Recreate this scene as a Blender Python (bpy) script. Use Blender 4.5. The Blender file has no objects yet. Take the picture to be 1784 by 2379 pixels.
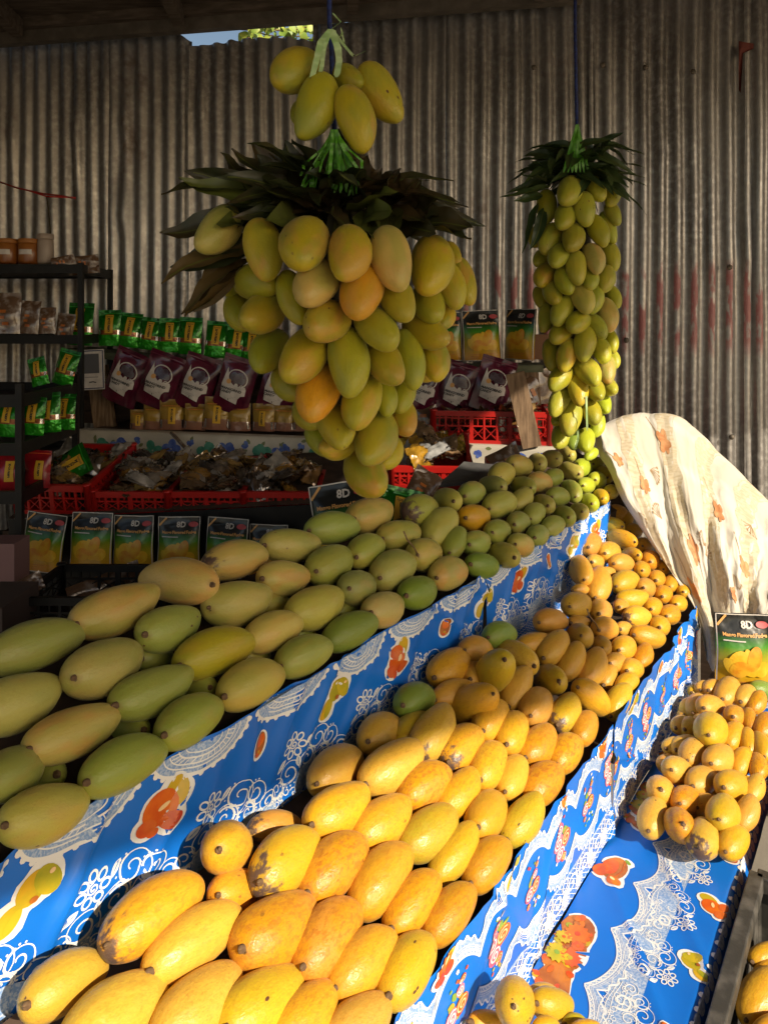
import bpy, bmesh, math, random
import numpy as np
from mathutils import Vector, Matrix, noise as mnoise

# ------------------------------------------------------------------ camera, sky, sun, exposure
sc = bpy.context.scene
COL = sc.collection
CAMZ = 1.55
cam_d = bpy.data.cameras.new("camera"); cam = bpy.data.objects.new("camera", cam_d); COL.objects.link(cam)
cam.location = (0, 0, CAMZ); cam.rotation_euler = (math.radians(90), 0, 0)
cam_d.sensor_fit = 'HORIZONTAL'; cam_d.sensor_width = 36.0
FPX = 1699.0                                    # focal length in photo pixels (photo 1784 wide)
cam_d.lens = FPX / 1784 * 36.0
cam_d.shift_y = -(1189.5 - 758) / 1784
cam_d.clip_start = 0.02; cam_d.clip_end = 500
sc.camera = cam

SUN_AZ = math.radians(137.0)                    # clockwise from +Y
SUN_EL = math.radians(29.5)
world = bpy.data.worlds.new("World"); sc.world = world; world.use_nodes = True
wn = world.node_tree.nodes; wl = world.node_tree.links
sky = wn.new('ShaderNodeTexSky'); sky.sky_type = 'NISHITA'; sky.sun_disc = False
sky.sun_elevation = SUN_EL; sky.sun_rotation = SUN_AZ
sky.air_density = 1.0; sky.dust_density = 2.0; sky.ozone_density = 1.0
warm = wn.new('ShaderNodeMix'); warm.data_type = 'RGBA'; warm.blend_type = 'MULTIPLY'; warm.inputs[0].default_value = 1.0
warm.inputs[7].default_value = (1.0, 0.93, 0.82, 1)          # the camera's warm daylight balance
wl.new(sky.outputs[0], warm.inputs[6]); wl.new(warm.outputs[2], wn['Background'].inputs[0]); wn['Background'].inputs[1].default_value = 0.088
sd = bpy.data.lights.new("sun", 'SUN'); sd.energy = 4.2; sd.angle = math.radians(0.5); sd.color = (1.0, 0.86, 0.66)
sun = bpy.data.objects.new("sun", sd); COL.objects.link(sun)
SDIR = Vector((math.sin(SUN_AZ) * math.cos(SUN_EL), math.cos(SUN_AZ) * math.cos(SUN_EL), math.sin(SUN_EL)))
sun.rotation_euler = SDIR.to_track_quat('Z', 'Y').to_euler()
sun.location = SDIR * 30
vs = sc.view_settings
sc.display_settings.display_device = 'sRGB'
vs.view_transform = 'Standard'; vs.look = 'None'; vs.gamma = 1.0; vs.use_curve_mapping = False
vs.exposure = 0.66
sc.cycles.max_bounces = 8
sc.cycles.use_denoising = True

# ------------------------------------------------------------------ helpers
rnd = random.Random(7)
def pt(px, py, Y):
    return Vector(((px - 892) / FPX * Y, Y, CAMZ - (py - 758) / FPX * Y))
DA = math.radians(35.5)
DX, DY = math.sin(DA), math.cos(DA)              # direction of the stall, away from the viewer
def ns(n, s, h):                                 # stall coordinates: n across (to the right), s along, h below the eye
    return Vector((n * DY + s * DX, -n * DX + s * DY, CAMZ - h))

def tag(o, label=None, cat=None, group=None, kind=None):
    if label: o['label'] = label
    if cat: o['category'] = cat
    if group: o['group'] = group
    if kind: o['kind'] = kind
    return o
def empty(name, loc=(0, 0, 0), rot=(0, 0, 0)):
    o = bpy.data.objects.new(name, None); COL.objects.link(o); o.location = loc; o.rotation_euler = rot
    o.empty_display_size = 0.1
    return o

class MB:
    """collects faces with material slots and links them as one mesh object"""
    def __init__(self): self.v = []; self.f = []; self.m = []; self.mats = []; self.sm = []
    def mi(self, mat):
        if mat not in self.mats: self.mats.append(mat)
        return self.mats.index(mat)
    def add(self, verts, faces, mat, smooth=False):
        b = len(self.v); k = self.mi(mat)
        self.v.extend([tuple(p) for p in verts])
        for f in faces: self.f.append([b + i for i in f]); self.m.append(k); self.sm.append(smooth)
    def box(self, c, size, mat, rot=None):
        sx, sy, sz = [q / 2 for q in size]
        vs_ = [Vector((x, y, z)) for x in (-sx, sx) for y in (-sy, sy) for z in (-sz, sz)]
        if rot is not None: vs_ = [rot @ p for p in vs_]
        c = Vector(c)
        self.add([p + c for p in vs_], [(0, 1, 3, 2), (4, 6, 7, 5), (0, 4, 5, 1), (2, 3, 7, 6), (0, 2, 6, 4), (1, 5, 7, 3)], mat)
    def bar(self, a, b, w, t, mat, up=Vector((0, 0, 1))):
        a, b = Vector(a), Vector(b); d = b - a; L = d.length; x = d.normalized()
        y = up.cross(x)
        if y.length < 1e-4: y = Vector((0, 1, 0)).cross(x)
        y.normalize(); z = x.cross(y)
        R = Matrix((x, y, z)).transposed()
        self.box((a + b) / 2, (L, w, t), mat, R)
    def tube(self, pts, r, mat, n=8, taper=None, cap=True):
        pts = [Vector(p) for p in pts]; rings = []
        base = len(self.v); vs_ = []; fs = []
        for i, p in enumerate(pts):
            t = (pts[min(i + 1, len(pts) - 1)] - pts[max(i - 1, 0)]).normalized()
            u = t.cross(Vector((0.3, 0.2, 1)));
            if u.length < 1e-3: u = t.cross(Vector((1, 0, 0)))
            u.normalize(); w = t.cross(u)
            rr = r * (taper(i / (len(pts) - 1)) if taper else 1)
            for k in range(n):
                a = 2 * math.pi * k / n
                vs_.append(p + (u * math.cos(a) + w * math.sin(a)) * rr)
        for i in range(len(pts) - 1):
            for k in range(n):
                k2 = (k + 1) % n
                fs.append((i * n + k, i * n + k2, (i + 1) * n + k2, (i + 1) * n + k))
        if cap:
            fs.append(tuple(reversed(range(n)))); fs.append(tuple((len(pts) - 1) * n + k for k in range(n)))
        self.add(vs_, fs, mat, True)
    def lathe(self, prof, c, mat, n=20, R=None):
        vs_ = []; fs = []
        for (r, z) in prof:
            for k in range(n):
                a = 2 * math.pi * k / n; p = Vector((r * math.cos(a), r * math.sin(a), z))
                if R is not None: p = R @ p
                vs_.append(p + Vector(c))
        for i in range(len(prof) - 1):
            for k in range(n):
                k2 = (k + 1) % n; fs.append((i * n + k, i * n + k2, (i + 1) * n + k2, (i + 1) * n + k))
        fs.append(tuple(reversed(range(n)))); fs.append(tuple((len(prof) - 1) * n + k for k in range(n)))
        self.add(vs_, fs, mat, True)
    def grid(self, fn, nu, nv, mat, smooth=True):
        vs_ = [fn(i / nu, j / nv) for j in range(nv + 1) for i in range(nu + 1)]
        fs = [(j * (nu + 1) + i, j * (nu + 1) + i + 1, (j + 1) * (nu + 1) + i + 1, (j + 1) * (nu + 1) + i) for j in range(nv) for i in range(nu)]
        self.add(vs_, fs, mat, smooth)
    def mesh(self, name):
        me = bpy.data.meshes.new(name); me.from_pydata(self.v, [], self.f)
        for m in self.mats: me.materials.append(m)
        me.polygons.foreach_set('material_index', self.m); me.polygons.foreach_set('use_smooth', self.sm)
        me.update(); return me
    def build(self, name, parent=None, loc=None):
        o = bpy.data.objects.new(name, self.mesh(name)); COL.objects.link(o)
        if parent: o.parent = parent
        if loc is not None: o.location = loc
        return o

def link_mesh(name, me, parent=None):
    o = bpy.data.objects.new(name, me); COL.objects.link(o)
    if parent: o.parent = parent
    return o

# ------------------------------------------------------------------ materials
def mat(name, col, rough=0.6, metal=0.0, spec=0.5, noise=None, bump=None, coat=0.0, trans=0.0, sheen=0.0, sss=0.0, alpha=None):
    """noise=(scale, other colour, lo, hi[, stretch]); bump=(scale, strength)"""
    m = bpy.data.materials.new(name); m.use_nodes = True; nt = m.node_tree; n = nt.nodes; b = n['Principled BSDF']
    b.inputs['Roughness'].default_value = rough; b.inputs['Metallic'].default_value = metal
    b.inputs['Specular IOR Level'].default_value = spec
    b.inputs['Coat Weight'].default_value = coat; b.inputs['Coat Roughness'].default_value = 0.1
    b.inputs['Transmission Weight'].default_value = trans
    b.inputs['Sheen Weight'].default_value = sheen
    if sss: b.inputs['Subsurface Weight'].default_value = sss; b.inputs['Subsurface Radius'].default_value = (0.012, 0.006, 0.002)
    b.inputs['Base Color'].default_value = (*col, 1)
    tc = n.new('ShaderNodeTexCoord')
    if noise:
        sc_, c2, lo, hi = noise[:4]
        mp = n.new('ShaderNodeMapping'); nt.links.new(tc.outputs['Object'], mp.inputs[0])
        if len(noise) > 4: mp.inputs['Scale'].default_value = noise[4]
        nz = n.new('ShaderNodeTexNoise'); nz.inputs['Scale'].default_value = sc_; nz.inputs['Detail'].default_value = 5
        nt.links.new(mp.outputs[0], nz.inputs['Vector'])
        rp = n.new('ShaderNodeMapRange'); rp.inputs[1].default_value = lo; rp.inputs[2].default_value = hi
        nt.links.new(nz.outputs[0], rp.inputs[0])
        mx = n.new('ShaderNodeMix'); mx.data_type = 'RGBA'
        mx.inputs[6].default_value = (*col, 1); mx.inputs[7].default_value = (*c2, 1)
        nt.links.new(rp.outputs[0], mx.inputs[0]); nt.links.new(mx.outputs[2], b.inputs['Base Color'])
    if bump:
        nz = n.new('ShaderNodeTexNoise'); nz.inputs['Scale'].default_value = bump[0]; nz.inputs['Detail'].default_value = 4
        nt.links.new(tc.outputs['Object'], nz.inputs['Vector'])
        bp = n.new('ShaderNodeBump'); bp.inputs['Strength'].default_value = bump[1]; bp.inputs['Distance'].default_value = 0.004
        nt.links.new(nz.outputs[0], bp.inputs['Height']); nt.links.new(bp.outputs[0], b.inputs['Normal'])
    return m

def objcol_mat(name, rough=0.4, spec=0.5, coat=0.0, bump=None, metal=0.0, dark=0.35, scale=20):
    """takes its hue from the object's own colour, with a darker noise"""
    m = mat(name, (0.5, 0.5, 0.5), rough, metal, spec, None, bump, coat); nt = m.node_tree; n = nt.nodes
    oi = n.new('ShaderNodeObjectInfo'); tc = n.new('ShaderNodeTexCoord')
    nz = n.new('ShaderNodeTexNoise'); nz.inputs['Scale'].default_value = scale; nz.inputs['Detail'].default_value = 4
    nt.links.new(tc.outputs['Object'], nz.inputs['Vector'])
    rp = n.new('ShaderNodeMapRange'); rp.inputs[1].default_value = 0.35; rp.inputs[2].default_value = 0.7
    rp.inputs[3].default_value = 1.0; rp.inputs[4].default_value = dark
    nt.links.new(nz.outputs[0], rp.inputs[0])
    mx = n.new('ShaderNodeMix'); mx.data_type = 'RGBA'; mx.blend_type = 'MULTIPLY'; mx.inputs[0].default_value = 1
    nt.links.new(oi.outputs['Color'], mx.inputs[6]); nt.links.new(rp.outputs[0], mx.inputs[7])
    nt.links.new(mx.outputs[2], n['Principled BSDF'].inputs['Base Color'])
    return m

def mango_skin():
    m = bpy.data.materials.new("mango_skin"); m.use_nodes = True; nt = m.node_tree; n = nt.nodes; L = nt.links.new
    b = n['Principled BSDF']
    b.inputs['Roughness'].default_value = 0.42; b.inputs['Specular IOR Level'].default_value = 0.4
    tc = n.new('ShaderNodeTexCoord'); oi = n.new('ShaderNodeObjectInfo')
    off = n.new('ShaderNodeVectorMath'); off.operation = 'SCALE'; off.inputs[0].default_value = (31.0, 17.0, 53.0)
    L(oi.outputs['Random'], off.inputs['Scale'])
    ad = n.new('ShaderNodeVectorMath'); ad.operation = 'ADD'; L(tc.outputs['Object'], ad.inputs[0]); L(off.outputs[0], ad.inputs[1])
    def attr(nm):
        a = n.new('ShaderNodeAttribute'); a.attribute_type = 'OBJECT'; a.attribute_name = nm; return a.outputs['Fac']
    def nz(scale, det=3, rough=0.5):
        t = n.new('ShaderNodeTexNoise'); t.inputs['Scale'].default_value = scale; t.inputs['Detail'].default_value = det
        t.inputs['Roughness'].default_value = rough
        L(ad.outputs[0], t.inputs['Vector']); return t.outputs[0]
    def rng(src, a, b_, c=0.0, d=1.0):
        r = n.new('ShaderNodeMapRange'); r.interpolation_type = 'SMOOTHSTEP'
        r.inputs[1].default_value = a; r.inputs[2].default_value = b_; r.inputs[3].default_value = c; r.inputs[4].default_value = d
        L(src, r.inputs[0]); return r.outputs[0]
    def mul(a, b_):
        k = n.new('ShaderNodeMath'); k.operation = 'MULTIPLY'; L(a, k.inputs[0])
        if isinstance(b_, float): k.inputs[1].default_value = b_
        else: L(b_, k.inputs[1])
        return k.outputs[0]
    def add(a, b_):
        k = n.new('ShaderNodeMath'); k.operation = 'ADD'; L(a, k.inputs[0])
        if isinstance(b_, float): k.inputs[1].default_value = b_
        else: L(b_, k.inputs[1])
        return k.outputs[0]
    def mixc(f, a, col, blend='MIX'):
        x = n.new('ShaderNodeMix'); x.data_type = 'RGBA'; x.blend_type = blend; L(f, x.inputs[0]); L(a, x.inputs[6])
        if isinstance(col, tuple): x.inputs[7].default_value = (*col, 1)
        else: L(col, x.inputs[7])
        return x.outputs[2]
    sx = n.new('ShaderNodeSeparateXYZ'); L(tc.outputs['Object'], sx.inputs[0])
    X = sx.outputs['X']
    base = oi.outputs['Color']
    # broad shift of ripeness over the fruit
    c = base
    rip = attr('greening')
    c = mixc(mul(rng(nz(0.75, 2), 0.42, 0.66), rip), c, (0.24, 0.29, 0.04))
    c = mixc(mul(rng(nz(0.95, 2), 0.47, 0.66), attr('blush')), c, (0.66, 0.27, 0.07))
    # mottled orange russet
    c = mixc(mul(rng(nz(5.5, 6, 0.65), 0.47, 0.62), attr('mottle')), c, (0.46, 0.17, 0.015))
    c = mixc(mul(rng(nz(16.0, 6, 0.7), 0.50, 0.66), mul(attr('freckle'), 0.45)), c, (0.36, 0.15, 0.02))
    # fine lenticels
    vo = n.new('ShaderNodeTexVoronoi'); vo.inputs['Scale'].default_value = 13.0; L(ad.outputs[0], vo.inputs['Vector'])
    fm = n.new('ShaderNodeMath'); fm.operation = 'MULTIPLY'; L(rng(vo.outputs['Distance'], 0.05, 0.12, 1.0, 0.0), fm.inputs[0])
    vr = n.new('ShaderNodeSeparateColor'); L(vo.outputs['Color'], vr.inputs[0]); L(rng(vr.outputs[0], 0.55, 0.6), fm.inputs[1])
    c = mixc(mul(fm.outputs[0], attr('freckle')), c, (0.12, 0.06, 0.015))
    # dark brown spots
    v2 = n.new('ShaderNodeTexVoronoi'); v2.inputs['Scale'].default_value = 2.6; L(ad.outputs[0], v2.inputs['Vector'])
    dd = add(v2.outputs['Distance'], mul(add(nz(9.0, 3), -0.5), 0.22))
    v2c = n.new('ShaderNodeSeparateColor'); L(v2.outputs['Color'], v2c.inputs[0])
    sp = mul(rng(dd, 0.10, 0.17, 1.0, 0.0), rng(v2c.outputs[1], 0.50, 0.54))
    c = mixc(mul(sp, attr('spots')), c, (0.11, 0.045, 0.02))
    # bruise spreading from the stem end
    br = add(mul(X, -0.55), add(nz(2.6, 5, 0.6), 0.0))
    brf = mul(rng(br, 0.87, 1.03), attr('bruise'))
    c = mixc(brf, c, (0.105, 0.065, 0.050))
    # russet round the stalk and the dark scar itself
    tv = n.new('ShaderNodeVectorMath'); tv.operation = 'DISTANCE'; L(tc.outputs['Object'], tv.inputs[0]); tv.inputs[1].default_value = (-0.94, -0.05, 0.36)
    td = add(tv.outputs['Value'], mul(nz(7.0, 4), 0.12))
    c = mixc(mul(rng(td, 0.12, 0.32, 1.0, 0.0), 0.35), c, (0.22, 0.11, 0.03))
    c = mixc(mul(rng(td, 0.07, 0.13, 1.0, 0.0), 0.9), c, (0.035, 0.020, 0.010))
    L(c, b.inputs['Base Color'])
    bp = n.new('ShaderNodeBump'); bp.inputs['Strength'].default_value = 0.12; bp.inputs['Distance'].default_value = 0.06
    L(add(mul(nz(14.0, 4), 0.35), mul(nz(2.2, 2), 1.0)), bp.inputs['Height']); L(bp.outputs[0], b.inputs['Normal'])
    L(rng(nz(4.0, 3), 0.35, 0.7, 0.30, 0.50), b.inputs['Roughness'])
    b.inputs['Sheen Weight'].default_value = 0.06; b.inputs['Sheen Roughness'].default_value = 0.5
    b.inputs['Subsurface Weight'].default_value = 0.10
    b.inputs['Subsurface Radius'].default_value = (0.10, 0.05, 0.012); b.inputs['Subsurface Scale'].default_value = 0.05
    return m

M = {}
M['mango'] = mango_skin()
M['stem'] = mat('stem_brown', (0.10, 0.055, 0.025), 0.8, noise=(60, (0.24, 0.15, 0.07), 0.4, 0.65))
M['blue'] = mat('blue_oilcloth', (0.008, 0.175, 0.70), 0.33, spec=0.45, noise=(3.0, (0.006, 0.140, 0.60), 0.4, 0.65), bump=(22, 0.16))
M['lace'] = mat('lace_white', (0.74, 0.77, 0.82), 0.4, noise=(180, (0.46, 0.53, 0.66), 0.42, 0.62))
M['white'] = mat('print_white', (0.82, 0.82, 0.80), 0.4)
M['haze_lace'] = mat('lace_ground', (0.20, 0.34, 0.62), 0.4, noise=(300, (0.46, 0.56, 0.72), 0.42, 0.60))
M['f_or'] = mat('print_orange', (0.78, 0.19, 0.015), 0.35, noise=(22, (0.62, 0.07, 0.01), 0.4, 0.65))
M['f_red'] = mat('print_red', (0.62, 0.07, 0.02), 0.35, noise=(30, (0.72, 0.16, 0.03), 0.4, 0.65))
M['f_br'] = mat('print_brown', (0.36, 0.10, 0.02), 0.35, noise=(30, (0.60, 0.20, 0.03), 0.4, 0.65))
M['f_ye'] = mat('print_yellow', (0.72, 0.42, 0.02), 0.35, noise=(22, (0.42, 0.36, 0.02), 0.4, 0.65))
M['f_gr'] = mat('print_lime', (0.34, 0.36, 0.02), 0.35, noise=(22, (0.62, 0.45, 0.02), 0.4, 0.65))
M['f_le'] = mat('print_leaf', (0.22, 0.36, 0.05), 0.4)
M['f_pi'] = mat('print_pink', (0.80, 0.22, 0.30), 0.35, noise=(60, (0.62, 0.07, 0.14), 0.4, 0.65))
M['f_hi'] = mat('print_highlight', (0.9, 0.62, 0.30), 0.35)
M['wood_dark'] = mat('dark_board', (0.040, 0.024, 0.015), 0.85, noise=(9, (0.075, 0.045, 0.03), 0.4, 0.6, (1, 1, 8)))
M['wood'] = mat('weathered_wood', (0.26, 0.17, 0.10), 0.8, noise=(16, (0.13, 0.08, 0.045), 0.4, 0.62, (6, 6, 0.7)), bump=(60, 0.3))
M['red_pl'] = mat('red_plastic', (0.42, 0.014, 0.010), 0.35, noise=(8, (0.40, 0.012, 0.01), 0.4, 0.6))
M['black_pl'] = mat('black_plastic', (0.008, 0.008, 0.008), 0.5, spec=0.3, noise=(14, (0.015, 0.014, 0.013), 0.4, 0.65))
M['crate_blk'] = mat('worn_black_plastic', (0.045, 0.043, 0.038), 0.55, noise=(26, (0.14, 0.13, 0.115), 0.45, 0.72), bump=(50, 0.3))
M['rope_b'] = mat('blue_rope', (0.012, 0.03, 0.16), 0.7, noise=(120, (0.005, 0.01, 0.06), 0.4, 0.6))
M['ribbon'] = mat('green_ribbon', (0.28, 0.46, 0.16), 0.5, noise=(18, (0.45, 0.55, 0.30), 0.4, 0.65))
M['ribbon_g'] = mat('bright_green_strip', (0.09, 0.30, 0.015), 0.45, noise=(60, (0.04, 0.16, 0.008), 0.4, 0.62, (3, 3, 0.3)))
M['leaf'] = mat('mango_leaf', (0.022, 0.028, 0.008), 0.42, noise=(9, (0.055, 0.035, 0.012), 0.45, 0.62), bump=(40, 0.2))
M['leaf3'] = mat('dry_leaf', (0.10, 0.065, 0.020), 0.5, noise=(9, (0.055, 0.040, 0.012), 0.42, 0.60), bump=(40, 0.2))
M['leaf2'] = mat('mango_leaf_light', (0.10, 0.12, 0.020), 0.42, noise=(9, (0.06, 0.06, 0.015), 0.45, 0.62))
M['leaf_s'] = mat('small_leaf_green', (0.025, 0.05, 0.014), 0.42, noise=(9, (0.05, 0.075, 0.02), 0.45, 0.62))
M['stalk'] = mat('stalk_brown', (0.030, 0.024, 0.010), 0.8, noise=(30, (0.06, 0.05, 0.02), 0.4, 0.6))
M['metal_d'] = mat('beam_steel', (0.10, 0.085, 0.065), 0.6, metal=0.2, noise=(14, (0.16, 0.13, 0.10), 0.4, 0.65))
M['grey_card'] = mat('grey_card', (0.05, 0.05, 0.055), 0.5, noise=(14, (0.09, 0.09, 0.09), 0.4, 0.6))
# ------------------------------------------------------------------ ground, walls, roof
def noise1(x, y, z=0.0, s=1.0): return mnoise.noise(Vector((x * s, y * s, z * s)))

g = MB()
gm = mat('concrete_ground', (0.30, 0.27, 0.23), 0.9, noise=(1.6, (0.20, 0.18, 0.15), 0.4, 0.65), bump=(30, 0.3))
g.add([(-60, -60, 0), (60, -60, 0), (60, 60, 0), (-60, 60, 0)], [(0, 1, 2, 3)], gm)
tag(g.build('ground'), kind='structure')

# galvanised sheet: reflective zinc, dull bloom, dirt, rust, remains of red paint
def zinc():
    m = bpy.data.materials.new('galvanised_sheet'); m.use_nodes = True; nt = m.node_tree; n = nt.nodes; L = nt.links.new
    b = n['Principled BSDF']
    tc = n.new('ShaderNodeTexCoord')
    def nz(scale, sc3=(1, 1, 1), det=5):
        mp = n.new('ShaderNodeMapping'); mp.inputs['Scale'].default_value = sc3; L(tc.outputs['Object'], mp.inputs[0])
        t = n.new('ShaderNodeTexNoise'); t.inputs['Scale'].default_value = scale; t.inputs['Detail'].default_value = det
        L(mp.outputs[0], t.inputs['Vector']); return t.outputs[0]
    def rng(src, a, b_, c=0.0, d=1.0):
        r = n.new('ShaderNodeMapRange'); r.inputs[1].default_value = a; r.inputs[2].default_value = b_
        r.inputs[3].default_value = c; r.inputs[4].default_value = d; L(src, r.inputs[0]); return r.outputs[0]
    def mul(a, c):
        k = n.new('ShaderNodeMath'); k.operation = 'MULTIPLY'; L(a, k.inputs[0]); L(c, k.inputs[1]); return k.outputs[0]
    def mulf(a, v):
        k = n.new('ShaderNodeMath'); k.operation = 'MULTIPLY'; L(a, k.inputs[0]); k.inputs[1].default_value = v; return k.outputs[0]
    def mix(f, a, c):
        x = n.new('ShaderNodeMix'); x.data_type = 'RGBA'; L(f, x.inputs[0])
        for q, v in ((6, a), (7, c)):
            if isinstance(v, tuple): x.inputs[q].default_value = (*v, 1)
            else: L(v, x.inputs[q])
        return x.outputs[2]
    sx = n.new('ShaderNodeSeparateXYZ'); L(tc.outputs['Object'], sx.inputs[0])
    c = mix(rng(nz(3.5, (1, 1, 0.35)), 0.35, 0.7), (0.37, 0.355, 0.34), (0.22, 0.205, 0.195))
    c = mix(rng(nz(40), 0.45, 0.75), c, (0.46, 0.445, 0.43))
    rust = mul(rng(nz(2.3, (1, 1, 0.5)), 0.56, 0.72), rng(nz(18), 0.40, 0.62))
    c = mix(rust, c, (0.085, 0.035, 0.018))
    # old red paint: a daubed band, only on the ribs that stand proud
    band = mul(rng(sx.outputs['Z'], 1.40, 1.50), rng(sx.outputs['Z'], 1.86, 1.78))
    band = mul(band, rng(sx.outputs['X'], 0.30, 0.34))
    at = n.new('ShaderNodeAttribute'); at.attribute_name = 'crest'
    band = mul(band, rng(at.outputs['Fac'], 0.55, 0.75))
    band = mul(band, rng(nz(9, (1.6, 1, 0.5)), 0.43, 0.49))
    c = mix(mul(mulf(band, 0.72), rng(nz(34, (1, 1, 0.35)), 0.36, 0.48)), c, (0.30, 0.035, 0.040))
    L(c, b.inputs['Base Color'])
    mxm = n.new('ShaderNodeMath'); mxm.operation = 'MAXIMUM'; L(rust, mxm.inputs[0]); L(band, mxm.inputs[1])
    L(rng(mxm.outputs[0], 0.0, 1.0, 0.75, 0.05), b.inputs['Metallic'])
    L(rng(nz(11, (1, 1, 0.3)), 0.3, 0.75, 0.28, 0.52), b.inputs['Roughness'])
    bp = n.new('ShaderNodeBump'); bp.inputs['Strength'].default_value = 0.35; bp.inputs['Distance'].default_value = 0.006
    L(nz(26, (1, 1, 0.6), 4), bp.inputs['Height']); L(bp.outputs[0], b.inputs['Normal'])
    return m
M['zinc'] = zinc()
M['rafter'] = mat('rafter_wood', (0.075, 0.055, 0.038), 0.85, noise=(7, (0.14, 0.105, 0.075), 0.4, 0.65, (1, 6, 6)))

def corrugated(name, parent, p0, p1, z0, z1f, seed, pitch=0.076, amp=0.0115, lap=0.0):
    """a corrugated sheet standing from p0 to p1 (x, y), its top edge z1f(u); real waves, dents, a bent edge"""
    p0 = Vector((*p0, 0)); p1 = Vector((*p1, 0)); d = (p1 - p0); Lw = d.length; d.normalize(); nrm = Vector((d.y, -d.x, 0))
    per = 12; nx = int(Lw / pitch * per); nz_ = 26
    verts = []; cr = []
    for j in range(nz_ + 1):
        for i in range(nx + 1):
            u = i / nx * Lw; t = j / nz_; z = z0 + (z1f(u) - z0) * t
            ph = u / pitch * 2 * math.pi + seed * 1.7 + 0.55 * noise1(u * 2.1, z * 0.22, seed * 3)
            w = math.cos(ph); w2 = math.copysign(abs(w) ** 0.75, w)
            k = amp * (1 + 0.22 * noise1(u * 4, z * 0.7, seed)) * w2 + 0.013 * noise1(u * 1.3, z * 0.9, seed + 5) + lap
            k += 0.016 * max(0, noise1(u * 8, z * 4, seed + 9) - 0.36) * 3 + 0.005 * max(0, 1 - abs(z - 2.66 - 0.05 * noise1(u * 2, 0, seed)) * 40)
            u2 = u + 0.007 * noise1(u * 2, z * 1.4, seed + 2)
            verts.append(p0 + d * u2 + nrm * k + Vector((0, 0, z + (0.008 * noise1(u * 20, 1, seed) if j == nz_ else 0)))); cr.append(0.5 + 0.5 * w)
    faces = [(j * (nx + 1) + i, j * (nx + 1) + i + 1, (j + 1) * (nx + 1) + i + 1, (j + 1) * (nx + 1) + i) for j in range(nz_) for i in range(nx)]
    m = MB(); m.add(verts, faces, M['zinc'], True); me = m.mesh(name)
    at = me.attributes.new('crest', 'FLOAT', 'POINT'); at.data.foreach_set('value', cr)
    return link_mesh(name, me, parent)

def YW(X): return 3.574 - 0.159 * X
wall = empty('corrugated_wall', (0, 0, 0)); tag(wall, 'tall rusty corrugated metal sheet wall behind the whole fruit stall', 'wall')
def top1(u): return 2.955 + 0.012 * math.sin(u * 7)
def top2(u): return 2.985 - 0.10 * (0.5 - 0.5 * math.cos(u * 4.2)) * (1 if u < 1.2 else 0.3)
sheets = [(-3.0, -2.15, 3.07), (-2.16, -1.42, 3.06), (-1.43, -0.98, 3.07), (-0.99, -0.34, 2.978), (-0.355, 0.30, 3.06), (0.29, 0.98, 3.10), (0.96, 1.66, 3.2), (1.63, 2.5, 3.2)]
for k, (xa, xb, zt) in enumerate(sheets):
    def zf(u, zt=zt, k=k, L=xb - xa):
        z = zt + 0.006 * math.sin(u * 9 + k)
        if k == 2: z -= 0.06 * max(0, u / L - 0.80) * 5
        if k == 3: z += 0.022 * math.sin(u / L * 3.1) - 0.03 * max(0, (u / L - 0.5))
        return z
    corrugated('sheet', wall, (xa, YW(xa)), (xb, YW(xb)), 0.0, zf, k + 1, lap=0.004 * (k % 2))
# nail heads with washers
nb = MB()
for (px, py) in ((1695, 620), (1700, 1015), (1455, 790), (1330, 790), (1240, 155), (1400, 150), (1500, 155), (1610, 165)):
    a = (px - 892) / FPX; Y = 3.574 / (1 + 0.159 * a) - 0.018; p = pt(px, py, Y)
    nb.lathe([(0.0, 0.0), (0.013, 0.0), (0.011, 0.004), (0.004, 0.009), (0.0, 0.010)], p, M['metal_d'], 10, Matrix.Rotation(math.radians(90), 3, 'X'))
nb.build('nail_heads', wall)

side = empty('light_block_wall'); tag(side, 'unseen corrugated metal wall added to darken the left end of the stall', 'wall')  # added out of view to keep sky light off the left side
corrugated('sheet', side, (-2.55, 1.2), (-2.55, 2.6), 0, lambda u: 3.0, 31)
corrugated('sheet', side, (-2.55, 2.58), (-2.55, YW(-2.55)), 0, lambda u: 3.0, 33)

# roof: sheet over rafters and a purlin along the top of the wall
roof = empty('stall_roof', (0, 0, 0)); tag(roof, 'dark timber and metal stall roof overhanging the fruit', 'roof')
RZ = 3.12
poly = [(-3.2, 3.95), (-3.2, -3.4), (0.5, -3.1), (2.20, -2.08), (2.82, -1.70), (3.28, -1.50), (3.40, -1.28), (3.12, -0.45), (3.04, -0.24),
        (2.46, -0.16), (2.45, 0.04), (2.70, 0.16), (2.75, 0.58), (3.10, 0.62), (4.20, 0.66), (4.9, 0.9), (4.9, 3.2)]  # outer edge and notch, out of view, shaped to place the shadow line
rb = MB(); nP = len(poly)
vsr = [(x, y, RZ) for x, y in poly] + [(x, y, RZ + 0.02) for x, y in poly]
rb.add(vsr, [tuple(range(nP)), tuple(reversed(range(nP, 2 * nP)))] + [(i, i + nP, (i + 1) % nP + nP, (i + 1) % nP) for i in range(nP)], M['rafter'])
rb.build('roof_panel', roof)
pb = MB()
for k, (dy, zz, w, h, mt) in enumerate([(-0.10, 3.035, 0.05, 0.075, M['metal_d']), (-0.14, 3.083, 0.045, 0.05, M['rafter'])]):
    pb.bar((-3.1, YW(-3.1) + dy, zz), (0.9, YW(0.9) + dy, zz + 0.03), w, h, mt)
pb.build('purlin', roof)
for k in range(5):
    b_ = MB(); x0 = -2.7 + k * 0.85
    b_.bar((x0, YW(x0) - 0.17, 3.06), (x0 + 0.4, -1.5, 3.06), 0.05, 0.09, M['rafter']); b_.build('rafter', roof)
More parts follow.
